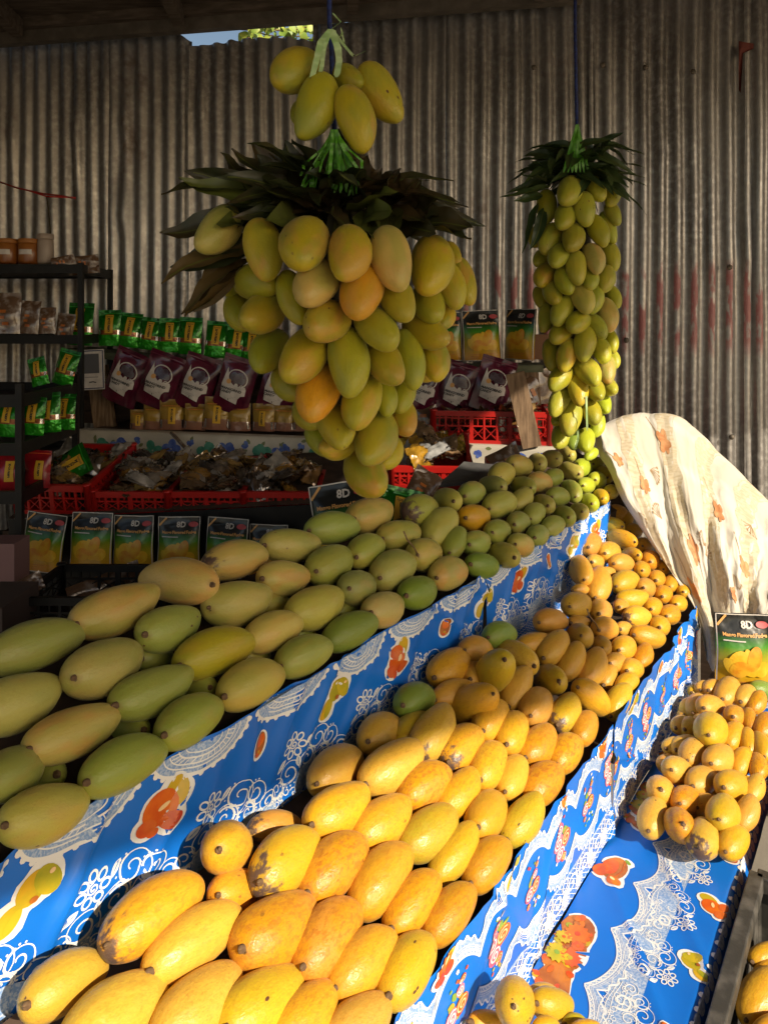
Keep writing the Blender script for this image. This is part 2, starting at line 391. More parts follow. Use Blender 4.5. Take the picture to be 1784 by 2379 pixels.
for k in range(3):
    b_ = MB(); yy = 3.25 - k * 0.42
    b_.bar((-3.1, yy + 0.45, 3.108), (1.6, yy - 0.28, 3.108), 0.12, 0.016, M['rafter']); b_.build('batten', roof)

# vine seen through the gap under the roof
vine = empty('climbing_vine', pt(660, 90, 4.3)); tag(vine, 'sunlit green vine leaves seen through the gap above the wall', 'vine')
vm = mat('vine_leaf', (0.16, 0.26, 0.03), 0.5, noise=(12, (0.34, 0.38, 0.06), 0.4, 0.65))
vb = MB(); st = MB()
def leaf_verts(L, W, fold, curl, n=7):
    vs_ = []; fs = []
    for i in range(n + 1):
        t = i / n; w = W * math.sin(math.pi * min(1, t ** 0.8 * 1.0)) ** 0.9 * (1 - 0.25 * t) + 0.0005
        z = -curl * t * t
        vs_ += [(t * L, -w, z + fold * w), (t * L, 0, z), (t * L, w, z + fold * w)]
    for i in range(n):
        a = i * 3
        fs += [(a, a + 1, a + 4, a + 3), (a + 1, a + 2, a + 5, a + 4)]
    return vs_, fs
for k in range(220):
    px = rnd.uniform(565, 775); py = rnd.uniform(20, 135)
    p = pt(px, py, rnd.uniform(4.1, 4.7)) - vine.location
    vs_, fs = leaf_verts(0.055, 0.03, 0.3, 0.01, 4)
    R = Matrix.Rotation(rnd.uniform(0, 6.28), 3, 'Y') @ Matrix.Rotation(rnd.uniform(0, 6.28), 3, 'X') @ Matrix.Rotation(rnd.uniform(-0.6, 0.6), 3, 'Z')
    vb.add([p + R @ Vector(v) for v in vs_], fs, vm, True)
vb.build('foliage', vine)
for k in range(4):
    a = pt(560, 60 + 14 * k, 4.3 + 0.1 * k) - vine.location; b_ = pt(780, 70 + 10 * k, 4.35 + 0.1 * k) - vine.location
    st.tube([a.lerp(b_, i / 8) + Vector((0, 0, 0.02 * math.sin(i * 1.3 + k))) for i in range(9)], 0.004, M['stem'], 6)
st.tube([Vector((0.05, 0.1, -2.0)), Vector((0, 0.05, -1)), Vector((-0.03, 0, 0.0))], 0.02, M['stem'], 8)
st.build('stem', vine)
# ------------------------------------------------------------------ mangoes
def mango_mesh(seed):
    r = random.Random(seed); nu, nv = 26, 18
    beak = r.uniform(0.07, 0.17) * (1 if seed % 2 else -1); full = r.uniform(0.05, 0.20); flat = r.uniform(0.86, 0.95); ridge = r.uniform(0.0, 0.03)
    tipk = r.uniform(0.0, 0.05)
    vs_ = []; fs = []
    def P(t, a):
        x = -math.cos(t * math.pi)                                  # -1 stem end ... +1 tip
        rr = math.sin(t * math.pi) ** 0.86 * (1 - full * 0.62 * x - 0.05 * x * x)
        if x < -0.93: rr *= 1.0
        xx = x
        if x > 0.75: xx = x + tipk * ((x - 0.75) / 0.25) ** 2
        y = rr * math.cos(a); z = rr * math.sin(a) * flat
        y += beak * (1.0 - x * x) * (0.9 + 0.5 * x) - beak * 0.55 + 0.10 * beak * x
        lump = 1 + 0.018 * noise1(x * 1.6 + seed, math.cos(a) * 1.2, math.sin(a) * 1.2)
        return Vector((xx, y * lump + ridge * (1 - x * x) * math.cos(a) ** 3, z * lump))
    vs_.append(P(0, 0))
    for i in range(1, nu):
        t = 0.5 - 0.5 * math.cos(math.pi * i / nu) if False else i / nu
        for k in range(nv): vs_.append(P(t, 2 * math.pi * k / nv))
    vs_.append(P(1, 0))
    for k in range(nv): fs.append((0, 1 + (k + 1) % nv, 1 + k))
    for i in range(nu - 2):
        for k in range(nv):
            k2 = (k + 1) % nv; a = 1 + i * nv
            fs.append((a + k, a + k2, a + nv + k2, a + nv + k))
    e = len(vs_) - 1; a = 1 + (nu - 2) * nv
    for k in range(nv): fs.append((a + k, a + (k + 1) % nv, e))
    m = MB(); m.add(vs_, fs, M['mango'], True); return m.mesh('mango'), P(0.105, math.pi / 2)
MESHES = [mango_mesh(s) for s in range(12)]
def stem_mesh(seed):
    r = random.Random(seed); m = MB()
    m.lathe([(0.0, -0.010), (0.0062, -0.008), (0.0058, -0.001), (0.0040, 0.0010), (0.0026, 0.0030), (0.0024, 0.0052), (0.0012, 0.0056)], (0, 0, 0), M['stem'], 9)
    return m.mesh('stem')
def stalk_mesh():
    m = MB(); m.tube([(0, 0, 0), (0.002, 0.001, 0.02), (0.001, -0.004, 0.045), (-0.004, -0.004, 0.066)], 0.0016, M['stem'], 7); return m.mesh('stalk')
STEMS = [stem_mesh(1), stem_mesh(2)]; STALK = stalk_mesh()

COLS = {  # base colour, greening, blush, mottle, freckle
    'g': ((0.31, 0.34, 0.060), 0.50, 0.15, 0.0, 0.4), 'k': ((0.18, 0.26, 0.032), 0.4, 0.0, 0.0, 0.3), 'p': ((0.52, 0.40, 0.105), 0.50, 0.40, 0.0, 0.4),
    't': ((0.46, 0.40, 0.085), 0.45, 0.18, 0.0, 0.4), 'l': ((0.42, 0.48, 0.025), 0.4, 0.0, 0.0, 0.3), 'y': ((0.65, 0.345, 0.016), 0.06, 0.20, 0.35, 1.0),  # 'l' puts the sunlight on green fruit into its base colour
    'o': ((0.60, 0.27, 0.010), 0.0, 0.3, 0.8, 1.0), 'w': ((0.57, 0.37, 0.016), 0.25, 0.05, 0.2, 1.0), 'b': ((0.58, 0.315, 0.040), 0.05, 0.3, 0.3, 0.6),  # 'b' browns ripe fruit to carry the shade it lies in
    'c': ((0.66, 0.385, 0.042), 0.06, 0.12, 0.22, 1.0), 'h': ((0.48, 0.365, 0.014), 0.60, 0.40, 0.0, 0.3), 'H': ((0.36, 0.335, 0.015), 0.5, 0.12, 0.0, 0.3),
    'm': ((0.40, 0.385, 0.030), 0.5, 0.15, 0.0, 0.3), 'O': ((0.66, 0.32, 0.010), 0.25, 0.35, 0.2, 0.4)}
NAMES = {'g': 'green mango', 'k': 'dark green mango', 'p': 'peach blushed green mango', 't': 'tan green mango', 'l': 'sun-tinted lime mango',
         'y': 'yellow mango', 'o': 'orange mottled mango', 'w': 'greenish yellow mango', 'b': 'shade-tinted brownish mango', 'c': 'pale yellow mango',
         'h': 'yellow green mango', 'm': 'pale green mango', 'H': 'olive green mango', 'O': 'deep orange mango'}
ALLM = []
text_id = ''
def place(cx, cy, L, W, ang, col, flags, depthf, mode):
    a = (cx - 892) / FPX; b = (cy - 758) / FPX
    dz = 0.0; up = False; fl = []
    for f in flags:
        if f[0] == 'd' and len(f) > 1: dz = float(f[1:]) / 100
        elif f == 'u': up = True
        else: fl.append(f)
    Y = depthf(cx, cy, a, b) + dz
    ray = Vector((a, 1, -b)); c = ray.normalized()
    e1 = c.cross(Vector((0, 0, 1))).normalized(); e2 = e1.cross(c)
    def loc(px, py):
        r = Vector(((px - 892) / FPX, 1, -(py - 758) / FPX)); r = r / r.dot(c); return np.array([r.dot(e1), r.dot(e2)])
    th = math.radians(ang); ux, uy = math.cos(th), -math.sin(th)
    pL = (loc(cx + ux * L / 2, cy + uy * L / 2) - loc(cx - ux * L / 2, cy - uy * L / 2)) / 2
    pW = (loc(cx - uy * W / 2, cy + ux * W / 2) - loc(cx + uy * W / 2, cy - ux * W / 2)) / 2
    U, S, _ = np.linalg.svd(np.stack([pL, pW], axis=1))
    kf = {'R': 1.17, 'G': 1.025, 'S': 1.12}.get(text_id, 1.05)
    S = S * kf
    C = ray * Y; D = C.length; ra, rb_ = S[0] * D, S[1] * D
    k = max(1.86, ra / rb_ * 1.13); asp = ra / rb_
    cos2 = (asp * asp - 1) / (k * k - 1); cph = math.sqrt(max(0, min(1, cos2))); sph = math.sqrt(1 - cph * cph)
    u = e1 * float(U[0, 0]) + e2 * float(U[1, 0])
    # which end carries the stalk: the lower one on the banks, the upper one on the bunches
    lowz = u.z + 0.12 * u.x if abs(ang) < 12 else u.z
    if mode == 'bank':
        if (lowz > 0) != up: u = -u
        ax = (u * cph - c * sph)
    else:
        if lowz < 0: u = -u
        ax = (u * cph + c * sph)
    ax.normalize(); X = -ax
    Z = (-c) - X * (-c).dot(X)
    if Z.length < 1e-3: Z = e2.copy()
    Z.normalize(); Yv = Z.cross(X)
    if mode != 'bank': Yv = -Yv; Z = -Z                      # stalk scar on the far side
    R = Matrix((X, Yv, Z)).transposed().to_4x4()
    la = rb_ * k
    me, tip0 = MESHES[rnd.randrange(len(MESHES))]
    o = bpy.data.objects.new('mango', me); COL.objects.link(o)
    base, gr, bl, mo, fr = COLS[col]
    j = lambda s: 1 + rnd.uniform(-s, s)
    q = j(0.10); o.color = (base[0] * q * j(0.06), base[1] * q * j(0.06), base[2] * j(0.2), 1)
    o['greening'] = gr * rnd.uniform(0.5, 1.2); o['blush'] = bl * rnd.uniform(0.3, 1.2); o['mottle'] = mo * rnd.uniform(0.5, 1.2)
    o['freckle'] = fr * rnd.uniform(0.5, 1.2); o['bruise'] = 1.0 if 'B' in fl else 0.0; o['spots'] = 1.0 if 'S' in fl else (0.55 if rnd.random() < 0.14 else 0.0)
    pos = Vector((0, 0, CAMZ)) + C
    o.matrix_world = Matrix.Translation(pos) @ R @ Matrix.Diagonal((la, rb_, rb_, 1))
    # stalk end
    if mode == 'bank' or 'Z' in fl:
        s = bpy.data.objects.new('stem', STEMS[rnd.randrange(2)]); COL.objects.link(s)
        s.parent = o
        zax = Vector((-0.8 * la / la, 0, 0.75 * la / rb_)).normalized() if False else Vector((-0.80, 0, 0.60)); q4 = zax.to_track_quat('Z', 'Y').to_matrix().to_4x4()
        ks = rnd.uniform(0.65, 1.0)
        s.matrix_local = Matrix.Translation(tip0) @ Matrix.Diagonal((ks / la, ks / rb_, ks / rb_, 1)) @ q4
        if 'K' in fl:
            s2 = bpy.data.objects.new('stalk', STALK); COL.objects.link(s2); s2.parent = o
            s2.matrix_local = Matrix.Translation(tip0) @ Matrix.Diagonal((1 / la, 1 / rb_, 1 / rb_, 1)) @ (R.to_3x3().inverted() @ Vector((-0.25, -0.3, 1)).normalized()).to_track_quat('Z', 'Y').to_matrix().to_4x4()
    return dict(o=o, pos=pos, col=col, fl=fl, cx=cx, cy=cy, r=rb_, a=la)

ORD = ['', 'first', 'second', 'third', 'fourth', 'fifth', 'sixth', 'seventh', 'eighth', 'ninth', 'tenth', 'eleventh', 'twelfth', 'thirteenth', 'fourteenth',
       'fifteenth', 'sixteenth', 'seventeenth', 'eighteenth', 'nineteenth', 'twentieth', 'twenty-first', 'twenty-second', 'twenty-third', 'twenty-fourth',
       'twenty-fifth', 'twenty-sixth', 'twenty-seventh', 'twenty-eighth', 'twenty-ninth', 'thirtieth']
def mark(d):
    if 'B' in d['fl']: return ' with dark bruised end'
    if 'S' in d['fl']: return ' with brown spots'
    if 'K' in d['fl']: return ' with long stalk'
    return ''
def run(text, depthf, mode):
    out = []
    for ln in text.strip().split('\n'):
        for item in ln.split(';'):
            t = item.split()
            if len(t) < 6: continue
            out.append(place(*[float(x) for x in t[:5]], t[5], t[6:], depthf, mode))
    return out
def name_rows(ds, keyrow, nrow, rownames, keycol, ends, group):
    lo = min(keyrow(d) for d in ds); hi = max(keyrow(d) for d in ds)
    rows = [[] for _ in range(nrow)]
    for d in ds: rows[min(nrow - 1, int((keyrow(d) - lo) / (hi - lo + 1e-9) * nrow))].append(d)
    for r, rn in zip(rows, rownames):
        r.sort(key=keycol)
        for i, d in enumerate(r):
            if i < (len(r) + 1) // 2: od = ORD[i + 1] + ' from the ' + ends[0]
            else: od = ORD[len(r) - i] + ' from the ' + ends[1]
            od = od.replace('first from the ', 'nearest the ') if od.startswith('first') else od
            lab = f"{NAMES[d['col']]}{mark(d)}, {od}, {rn}"
            if len(lab.split()) > 16: lab = f"{NAMES[d['col']]}, {od}, {rn}"
            tag(d['o'], lab, 'mango', group)

def n_of(p): return p.x * DY - p.y * DX
def s_of(p): return p.x * DX + p.y * DY
def dep_green(cx, cy, a, b): return 1.056 / (b - 0.62 * (0.814 * a - 0.581))
def dep_yel(cx, cy, a, b): return 1.1216 / (b - 0.58 * (0.814 * a - 0.581))
def dep_right(cx, cy, a, b): return 1.166 / (b + 0.10)

text_id = 'G'
GREEN = run('''
82 1500 248 112 18 g ; 271 1415 224 108 25 p ; 242 1549 206 126 28 t ; 37 1632 240 128 25 t ; 172 1701 248 112 25 p ; 289 1775 221 118 27 g
30 1795 180 115 35 g ; 105 1890 232 130 25 t S ; 414 1350 186 106 -3 p ; 546 1301 158 90 12 p B ; 675 1267 140 80 3 t ; 394 1457 162 103 25 g S
553 1400 168 105 17 t ; 499 1515 198 108 20 h ; 355 1605 212 108 27 g ; 584 1589 168 106 25 t ; 442 1673 178 109 32 g ; 660 1343 126 82 5 p
635 1467 146 87 22 p ; 768 1311 122 90 32 g ; 733 1410 148 99 28 t ; 707 1523 143 90 25 g ; 814 1466 142 80 25 k ; 891 1415 106 84 25 p
831 1364 97 83 25 g ; 914 1324 118 89 28 t ; 970 1376 97 78 22 k ; 772 1227 128 76 3 g ; 861 1195 115 81 20 p ; 851 1279 98 75 30 g
927 1244 106 73 12 t ; 977 1185 94 77 15 g B ; 987 1287 90 79 20 t K ; 1022 1224 109 77 50 t ; 1056 1259 82 57 62 g ; 1042 1332 98 77 15 p
1039 1162 71 59 -25 t ; 1096 1146 69 55 12 g ; 1102 1202 79 63 5 O ; 1107 1261 73 61 20 g ; 1120 1314 83 61 -8 k ; 1168 1290 81 57 -12 t
1156 1234 67 59 20 g ; 1161 1172 85 64 15 t ; 1144 1128 67 47 -15 g ; 1166 1103 69 57 25 t S ; 1207 1082 67 53 -8 t ; 1214 1130 65 47 -20 g
1212 1159 67 49 55 t ; 1254 1121 63 48 -10 p ; 1205 1214 58 50 5 g ; 1242 1194 60 49 40 g ; 1262 1171 58 46 -35 t ; 1210 1266 67 57 -10 p
1250 1244 57 51 15 g ; 1285 1222 61 47 20 g ; 1247 1075 51 43 -25 t ; 1281 1065 53 41 -12 t ; 1316 1056 47 39 -15 t S ; 1286 1108 51 42 30 g
1325 1094 62 41 -20 t ; 1354 1087 50 43 5 l ; 1327 1140 61 43 -50 g ; 1297 1154 59 45 -10 g ; 1362 1127 45 39 5 l ; 1388 1115 46 41 -5 l
1367 1169 53 45 -15 l ; 1395 1154 43 35 -35 w S ; 1344 1188 49 40 -25 t ; 1309 1200 59 48 -15 g ; 1403 1102 48 36 -35 h ; 1420 1143 40 34 -10 h
1385 1077 40 34 0 H
360 1530 92 64 10 g d5 ; 300 1695 100 72 10 g d5 ; 100 1800 112 82 20 g d5 ; 455 1595 96 70 5 g d5 ; 590 1525 80 60 10 t d5 ; 640 1405 76 60 10 t d5 ; 700 1475 70 50 10 g d5 ; 800 1420 74 56 10 g d5
''', dep_green, 'bank')
name_rows(GREEN, lambda d: -n_of(d['pos']), 4, ['bottom row of the green bank', 'second row of the green bank', 'third row of the green bank', 'top row of the green bank'],
          lambda d: s_of(d['pos']), ('near end', 'far end'), 'green mangoes stacked on the upper bank')

text_id = ''
YEL = run('''
150 2286 230 126 35 c d1 S ; 356 2122 280 140 38 y B ; 450 2186 268 131 38 c ; 268 2364 300 160 40 c ; 640 1927 130 86 5 b d4 B ; 530 1972 128 118 60 y u
548 2072 136 106 35 y d2 ; 665 2000 200 130 44 w B ; 642 2159 238 152 45 o ; 776 2014 202 121 48 o ; 762 2177 220 131 55 o ; 462 2340 272 150 50 c
609 2336 252 156 48 w S ; 706 2363 212 126 55 y ; 843 2235 206 126 50 y ; 831 2379 190 120 45 c ; 886 2041 200 116 55 y ; 958 2097 180 106 55 o
1045 2121 168 99 55 o ; 946 2250 196 119 62 w S ; 997 1934 163 109 48 w ; 1056 1981 166 84 58 w ; 1132 2006 146 97 55 o ; 786 1882 174 113 40 y
890 1909 163 106 45 y ; 911 1781 172 106 40 c ; 780 1789 146 101 40 b d4 ; 885 1705 116 93 35 b d4 ; 964 1627 99 81 20 k d2 ; 957 1700 116 77 45 w d3
1005 1702 151 92 62 c B ; 987 1825 141 99 38 o ; 1066 1842 136 86 58 y ; 1073 1736 126 91 50 y B ; 1094 1636 131 84 28 y u ; 1055 1612 106 64 15 b d2
1044 1549 113 78 42 y S d2 ; 1106 1510 81 61 -10 b ; 1100 1566 67 56 60 b d3 ; 1146 1565 119 84 60 w u d-2 ; 1197 1527 113 68 -28 c ; 1161 1475 81 61 5 k
1200 1599 111 68 65 c ; 1141 1670 105 78 58 y ; 1189 1701 107 80 72 y ; 1246 1641 97 78 65 b ; 1134 1777 121 86 65 y ; 1190 1804 109 74 68 c
1249 1731 115 84 58 o ; 1261 1820 117 88 48 o ; 1215 1904 143 84 60 w S ; 1131 1892 125 94 65 y ; 1313 1749 101 80 55 o ; 1358 1691 85 64 70 o
1313 1655 99 70 70 w B ; 1326 1537 99 60 65 b ; 1286 1504 93 66 55 b S ; 1280 1444 81 58 -5 b ; 1240 1495 81 52 15 b d2 ; 1345 1479 69 60 -40 b
1276 1579 83 66 -20 w S ; 1374 1622 109 64 -45 y u ; 1436 1629 91 58 62 w ; 1375 1550 99 66 68 b ; 1410 1569 67 48 70 b d2 ; 1456 1590 63 50 40 y
1468 1556 59 50 -15 y ; 1430 1539 55 48 0 b ; 1395 1502 57 46 -50 b ; 1406 1462 67 54 -15 b K ; 1449 1504 61 57 30 y ; 1494 1524 63 46 75 o
1505 1480 83 52 -12 y ; 1534 1455 51 46 -30 y ; 1480 1434 69 50 -5 c B ; 1556 1427 51 49 20 o ; 1469 1391 73 46 8 w ; 1518 1410 47 44 0 y
1576 1401 42 41 0 y ; 1341 1405 73 62 10 c ; 1390 1357 87 58 85 b ; 1350 1325 75 52 -75 b ; 1396 1420 57 56 0 b d1 ; 1373 1263 57 52 40 b
1416 1282 57 50 10 b ; 1444 1309 61 44 -10 b ; 1452 1352 69 52 15 w ; 1500 1365 51 46 -20 b ; 1416 1220 69 38 -12 w ; 1431 1194 59 46 -5 y
1454 1206 41 36 60 y d1 ; 1443 1252 75 42 -14 y ; 1472 1234 43 34 -10 y ; 1496 1266 39 38 0 y ; 1467 1289 49 34 -15 y ; 1512 1302 49 46 -20 o
1492 1324 43 40 -30 y ; 1543 1318 37 36 0 y ; 1527 1344 41 39 0 y ; 1561 1355 43 38 50 y ; 1542 1381 44 42 0 o ; 1592 1373 43 41 -15 y
1460 1163 42 38 0 o S ; 1384 1305 42 36 0 b d3 ; 1413 1330 36 28 0 b d3 ; 1347 1370 42 26 0 b d3 ; 1346 1448 54 38 0 b d2 ; 1450 1460 40 34 0 b d2 ; 1443 1408 38 38 0 b d3
''', dep_yel, 'bank')
name_rows(YEL, lambda d: -n_of(d['pos']), 5, ['row by the lower cloth', 'second row of the yellow bank', 'middle row of the yellow bank', 'fourth row of the yellow bank', 'row against the upper blue cloth'],
          lambda d: s_of(d['pos']), ('near end', 'far end'), 'ripe mangoes in the long yellow bank')

text_id = 'R'
RIGHT = run('''
1600 1662 50 44 20 b d5 ; 1682 1640 52 44 10 b d5 ; 1640 1722 56 48 30 b d5 ; 1556 1775 54 46 0 b d5 ; 1608 1832 56 48 20 b d5 ; 1560 1880 58 48 10 b d5 ; 1662 1836 56 46 40 b d5 ; 1702 1748 52 44 30 b d5 ; 1736 1770 52 44 10 b d5 ; 1622 1902 60 50 0 b d5 ; 1692 1918 60 50 30 b d5
1690 1607 66 57 75 c ; 1657 1600 46 42 0 c d1 ; 1637 1600 42 38 0 c d2 ; 1612 1605 28 26 0 w d3 ; 1732 1617 53 47 60 c ; 1758 1632 53 40 65 o
1772 1604 60 40 -15 k d3 ; 1652 1644 65 53 -15 c ; 1618 1640 55 46 70 c d1 ; 1596 1644 44 32 70 c d2 ; 1708 1664 53 47 -40 o ; 1740 1674 55 36 -80 o
1776 1686 60 48 80 o ; 1653 1696 77 73 -60 w d-3 ; 1618 1688 52 34 80 c d2 ; 1602 1688 46 40 0 c d2 ; 1583 1685 47 40 0 b d2 ; 1702 1710 65 51 70 y
1737 1723 61 38 -80 y S ; 1768 1734 69 40 -65 y ; 1566 1732 50 40 20 b d2 ; 1590 1734 59 51 20 c d2 ; 1610 1749 67 59 60 c S ; 1671 1764 71 67 15 c d-1
1721 1771 65 48 75 y ; 1760 1780 61 40 -75 o S ; 1574 1790 69 59 -30 c ; 1630 1815 71 63 10 c ; 1702 1825 77 67 -15 y d-1 ; 1752 1831 63 46 75 c S
1536 1837 71 59 -60 c ; 1517 1898 89 62 80 c S ; 1594 1860 67 61 -20 o ; 1580 1918 81 64 -60 o S ; 1642 1872 65 56 0 c d2 ; 1679 1888 87 71 -80 w d-2
1734 1890 81 54 75 c ; 1633 1947 95 72 -80 c B ; 1704 1957 77 68 60 y ; 1672 1810 32 28 0 c d3
''', dep_right, 'bank')
name_rows(RIGHT, lambda d: d['pos'].y, 5, ['front row of the small pile', 'second row of the small pile', 'middle row of the small pile', 'fourth row of the small pile', 'back row of the small pile'],
          lambda d: d['pos'].x, ('left side', 'right side'), 'pale ripe mangoes in the small right pile')

text_id = ''
FRONT = run('''
1199 2332 126 99 -80 w S d-2 ; 1284 2335 101 86 -20 w ; 1262 2312 76 56 -10 c d3 ; 1130 2376 82 62 0 y d1 ; 1334 2378 56 46 0 h d1 ; 1362 2396 72 58 0 y ; 1268 2388 64 54 0 y d-1
''', lambda cx, cy, a, b: 0.945 / b, 'bank')
for d, t in zip(FRONT, ['spotted tall yellow mango, highest of the pile at the bottom edge', 'broad yellow mango right of the spotted one at the bottom edge', 'pale mango peeking from behind the broad one at the bottom edge',
                        'shaded yellow mango left of the spotted one at the bottom edge', 'small green mango at the right of the bottom edge pile', 'rightmost orange yellow mango cut by the bottom edge', 'yellow mango in front of the broad one, cut by the bottom edge']):
    tag(d['o'], t, 'mango', 'mangoes piled at the bottom edge')
CRATEM = run('1779 2219 82 64 30 y ; 1770 2316 152 107 65 y ; 1790 2262 90 66 20 y d1 ; 1800 2400 120 90 20 y', lambda cx, cy, a, b: 1.10 / b, 'bank')
for d, t in zip(CRATEM, ['upper yellow mango inside the black plastic crate', 'large half shaded yellow mango inside the black crate', 'yellow mango wedged behind the large one in the black crate', 'yellow mango lying lowest in the black crate']):
    tag(d['o'], t, 'mango', 'mangoes in the black crate')

# hanging bunches
def rev(axpx, Y0, prof):
    def f(cx, cy, a, b):
        ys = [p[0] for p in prof]; rs = [p[1] for p in prof]
        R = float(np.interp(cy, ys, rs)); dx = (cx - axpx) / FPX * Y0
        return Y0 - math.sqrt(max(0.0, R * R - dx * dx))
    return f
BIG = run('''
689 164 126 106 30 h ; 733 246 159 95 70 H ; 825 274 157 86 -75 h ; 882 215 153 86 -58 h S ; 806 180 84 62 -30 H d6 ; 705 262 72 62 60 H d6
508 534 132 90 45 t d-5 ; 612 579 145 87 -80 h ; 708 565 135 111 75 h ; 811 588 133 99 82 h ; 909 600 151 92 -75 p ; 1002 616 141 99 80 h
1045 660 118 66 -70 h d1 ; 1075 652 112 58 -72 h d3 ; 1050 590 62 40 -60 h d5 ; 595 655 110 85 -10 H d2 ; 737 657 125 97 50 p ; 679 690 126 64 -72 H d2
610 725 118 91 30 h ; 555 725 92 64 -70 H d4 ; 542 665 62 54 0 H d6 ; 760 747 118 95 30 h S ; 841 676 135 97 75 O ; 924 695 112 78 -65 H
996 702 102 74 -70 H d1 ; 989 770 114 76 -25 h ; 1034 735 62 46 75 h d4 ; 875 762 124 82 -48 H ; 705 826 141 99 55 h ; 626 815 112 82 55 H d2
809 838 161 93 -85 H ; 896 842 114 78 -58 h ; 950 832 138 68 -78 H d1 ; 1009 835 100 68 -80 h d2 ; 984 865 64 46 0 h d5 ; 670 888 94 72 -60 H d3
741 911 139 95 68 O ; 841 932 131 86 72 h ; 894 920 92 54 -80 H d3 ; 934 915 92 62 80 H d3 ; 937 970 88 64 -75 h d2 ; 780 990 112 82 -70 h d1
715 962 84 62 -50 H d4 ; 785 1032 92 68 20 h d4 ; 745 1020 88 62 -60 H d5 ; 871 1014 137 99 75 h ; 905 1052 82 58 70 h d3 ; 850 1096 126 93 -60 h
''', rev(790, 1.32, [(100, .05), (330, .07), (400, .19), (560, .18), (740, .155), (900, .11), (1000, .08), (1096, .04)]), 'hang')
name_rows(BIG, lambda d: d['cy'], 8, ['topmost cluster of the big bunch', 'second tier of the big bunch', 'third tier of the big bunch', 'leafy tier of the big bunch', 'fifth tier of the big bunch',
          'sixth tier of the big bunch', 'seventh tier of the big bunch', 'lowest tip of the big bunch'], lambda d: d['cx'], ('left', 'right'), 'mangoes tied in the big hanging bunch')
text_id = 'S'
SLIM = run('''
1322 444 71 53 65 m ; 1385 434 65 44 -70 m S ; 1358 485 75 47 -85 m S ; 1311 504 61 45 70 H ; 1269 480 75 44 85 H ; 1422 452 56 35 75 m S
1424 496 54 34 -65 m ; 1389 535 75 44 -65 H ; 1412 528 71 36 -70 m d1 ; 1331 552 65 49 75 H ; 1278 554 73 47 65 m ; 1250 546 56 38 65 H d3
1298 594 59 45 60 m ; 1339 621 74 44 -85 m ; 1379 600 69 47 -72 p ; 1419 594 69 38 -75 m ; 1258 600 46 36 50 m d3 ; 1266 640 59 45 55 h
1312 652 63 42 -70 H d1 ; 1369 646 54 40 -85 m d1 ; 1407 648 61 40 75 m ; 1284 680 57 42 -70 H d1 ; 1255 690 48 32 -80 H d3 ; 1353 693 71 49 -65 t
1382 696 63 36 75 m d1 ; 1424 688 56 32 -65 m d1 ; 1305 722 71 43 65 m ; 1268 738 63 36 80 m d2 ; 1410 730 75 47 -75 p ; 1343 748 59 47 40 H
1386 757 62 37 -55 m ; 1304 772 62 44 45 H d2 ; 1359 798 77 47 80 m ; 1418 790 56 32 -75 H d1 ; 1396 812 63 40 -70 m ; 1317 825 73 43 75 h
1280 824 69 38 -85 H d2 ; 1364 862 75 51 -50 m ; 1410 858 61 39 -85 p d1 ; 1426 834 42 26 -75 m d3 ; 1302 878 67 44 50 H ; 1342 904 73 43 -80 h
1384 906 51 40 -60 H ; 1414 898 46 36 -40 m d1 ; 1299 932 71 42 65 m ; 1326 970 79 47 78 m ; 1372 954 65 42 -65 H ; 1388 986 54 32 80 l d1
1402 937 47 34 -70 l d1 ; 1304 1012 61 43 70 m d1 ; 1361 1022 54 40 -88 l ; 1335 1020 48 32 80 k d2 ; 1298 968 44 30 60 H d3 ; 1373 1055 34 24 40 l
''', rev(1340, 2.45, [(440, .075), (600, .11), (800, .11), (900, .095), (1000, .07), (1060, .05)]), 'hang')
name_rows(SLIM, lambda d: d['cy'], 9, ['top tier of the slim bunch', 'second tier of the slim bunch', 'third tier of the slim bunch', 'fourth tier of the slim bunch', 'middle tier of the slim bunch',
          'sixth tier of the slim bunch', 'seventh tier of the slim bunch', 'eighth tier of the slim bunch', 'lowest tier of the slim bunch'], lambda d: d['cx'], ('left', 'right'), 'mangoes tied in the slim hanging bunch')

# ------------------------------------------------------------------ ropes, stalks, leaves, ribbons of the bunches
def rope(name, pts, r, label):
    m = MB(); m.tube(pts, r, M['rope_b'], 8); return tag(m.build(name), label, 'rope')
rope('hanging_rope', [pt(764, 0, 1.34) + Vector((0, 0, 0.9)), pt(765, 40, 1.33), pt(770, 110, 1.32), pt(772, 190, 1.33), pt(778, 330, 1.33)], 0.0045, 'thick blue rope holding up the big mango bunch')
rope('hanging_rope', [pt(1336, 0, 2.46) + Vector((0, 0, 0.65)), pt(1336, 60, 2.46), pt(1338, 180, 2.45), pt(1340, 300, 2.45)], 0.0055, 'thin blue rope holding up the slim mango bunch')
def stalks(axpx, Y0, prof, label):  # added dark core, stands in for the shaded gaps between the fruit
    m = MB()
    C0 = [pt(axpx, y, Y0) for y, r in prof]
    for k in range(26):
        a0 = rnd.uniform(0, 6.28); ps = []
        for (y, r), c in zip(prof, C0):
            a = a0 + rnd.uniform(-0.4, 0.4); q = r * rnd.uniform(0.2, 0.8)
            ps.append(c + Vector((math.cos(a) * q, math.sin(a) * q + 0.02, 0)))
        m.tube(ps, 0.010 * Y0 / 1.32, M['stalk'], 6)
    tag(m.build('dark_gap_core'), label, 'stalks')
stalks(790, 1.34, [(300, .02), (420, .08), (560, .14), (740, .12), (900, .08), (1040, .03)], 'added dark stalk core filling shaded gaps inside the big mango bunch')
stalks(1340, 2.46, [(330, .03), (440, .06), (640, .09), (840, .09), (1000, .05)], 'added dark stalk core filling shaded gaps inside the slim mango bunch')

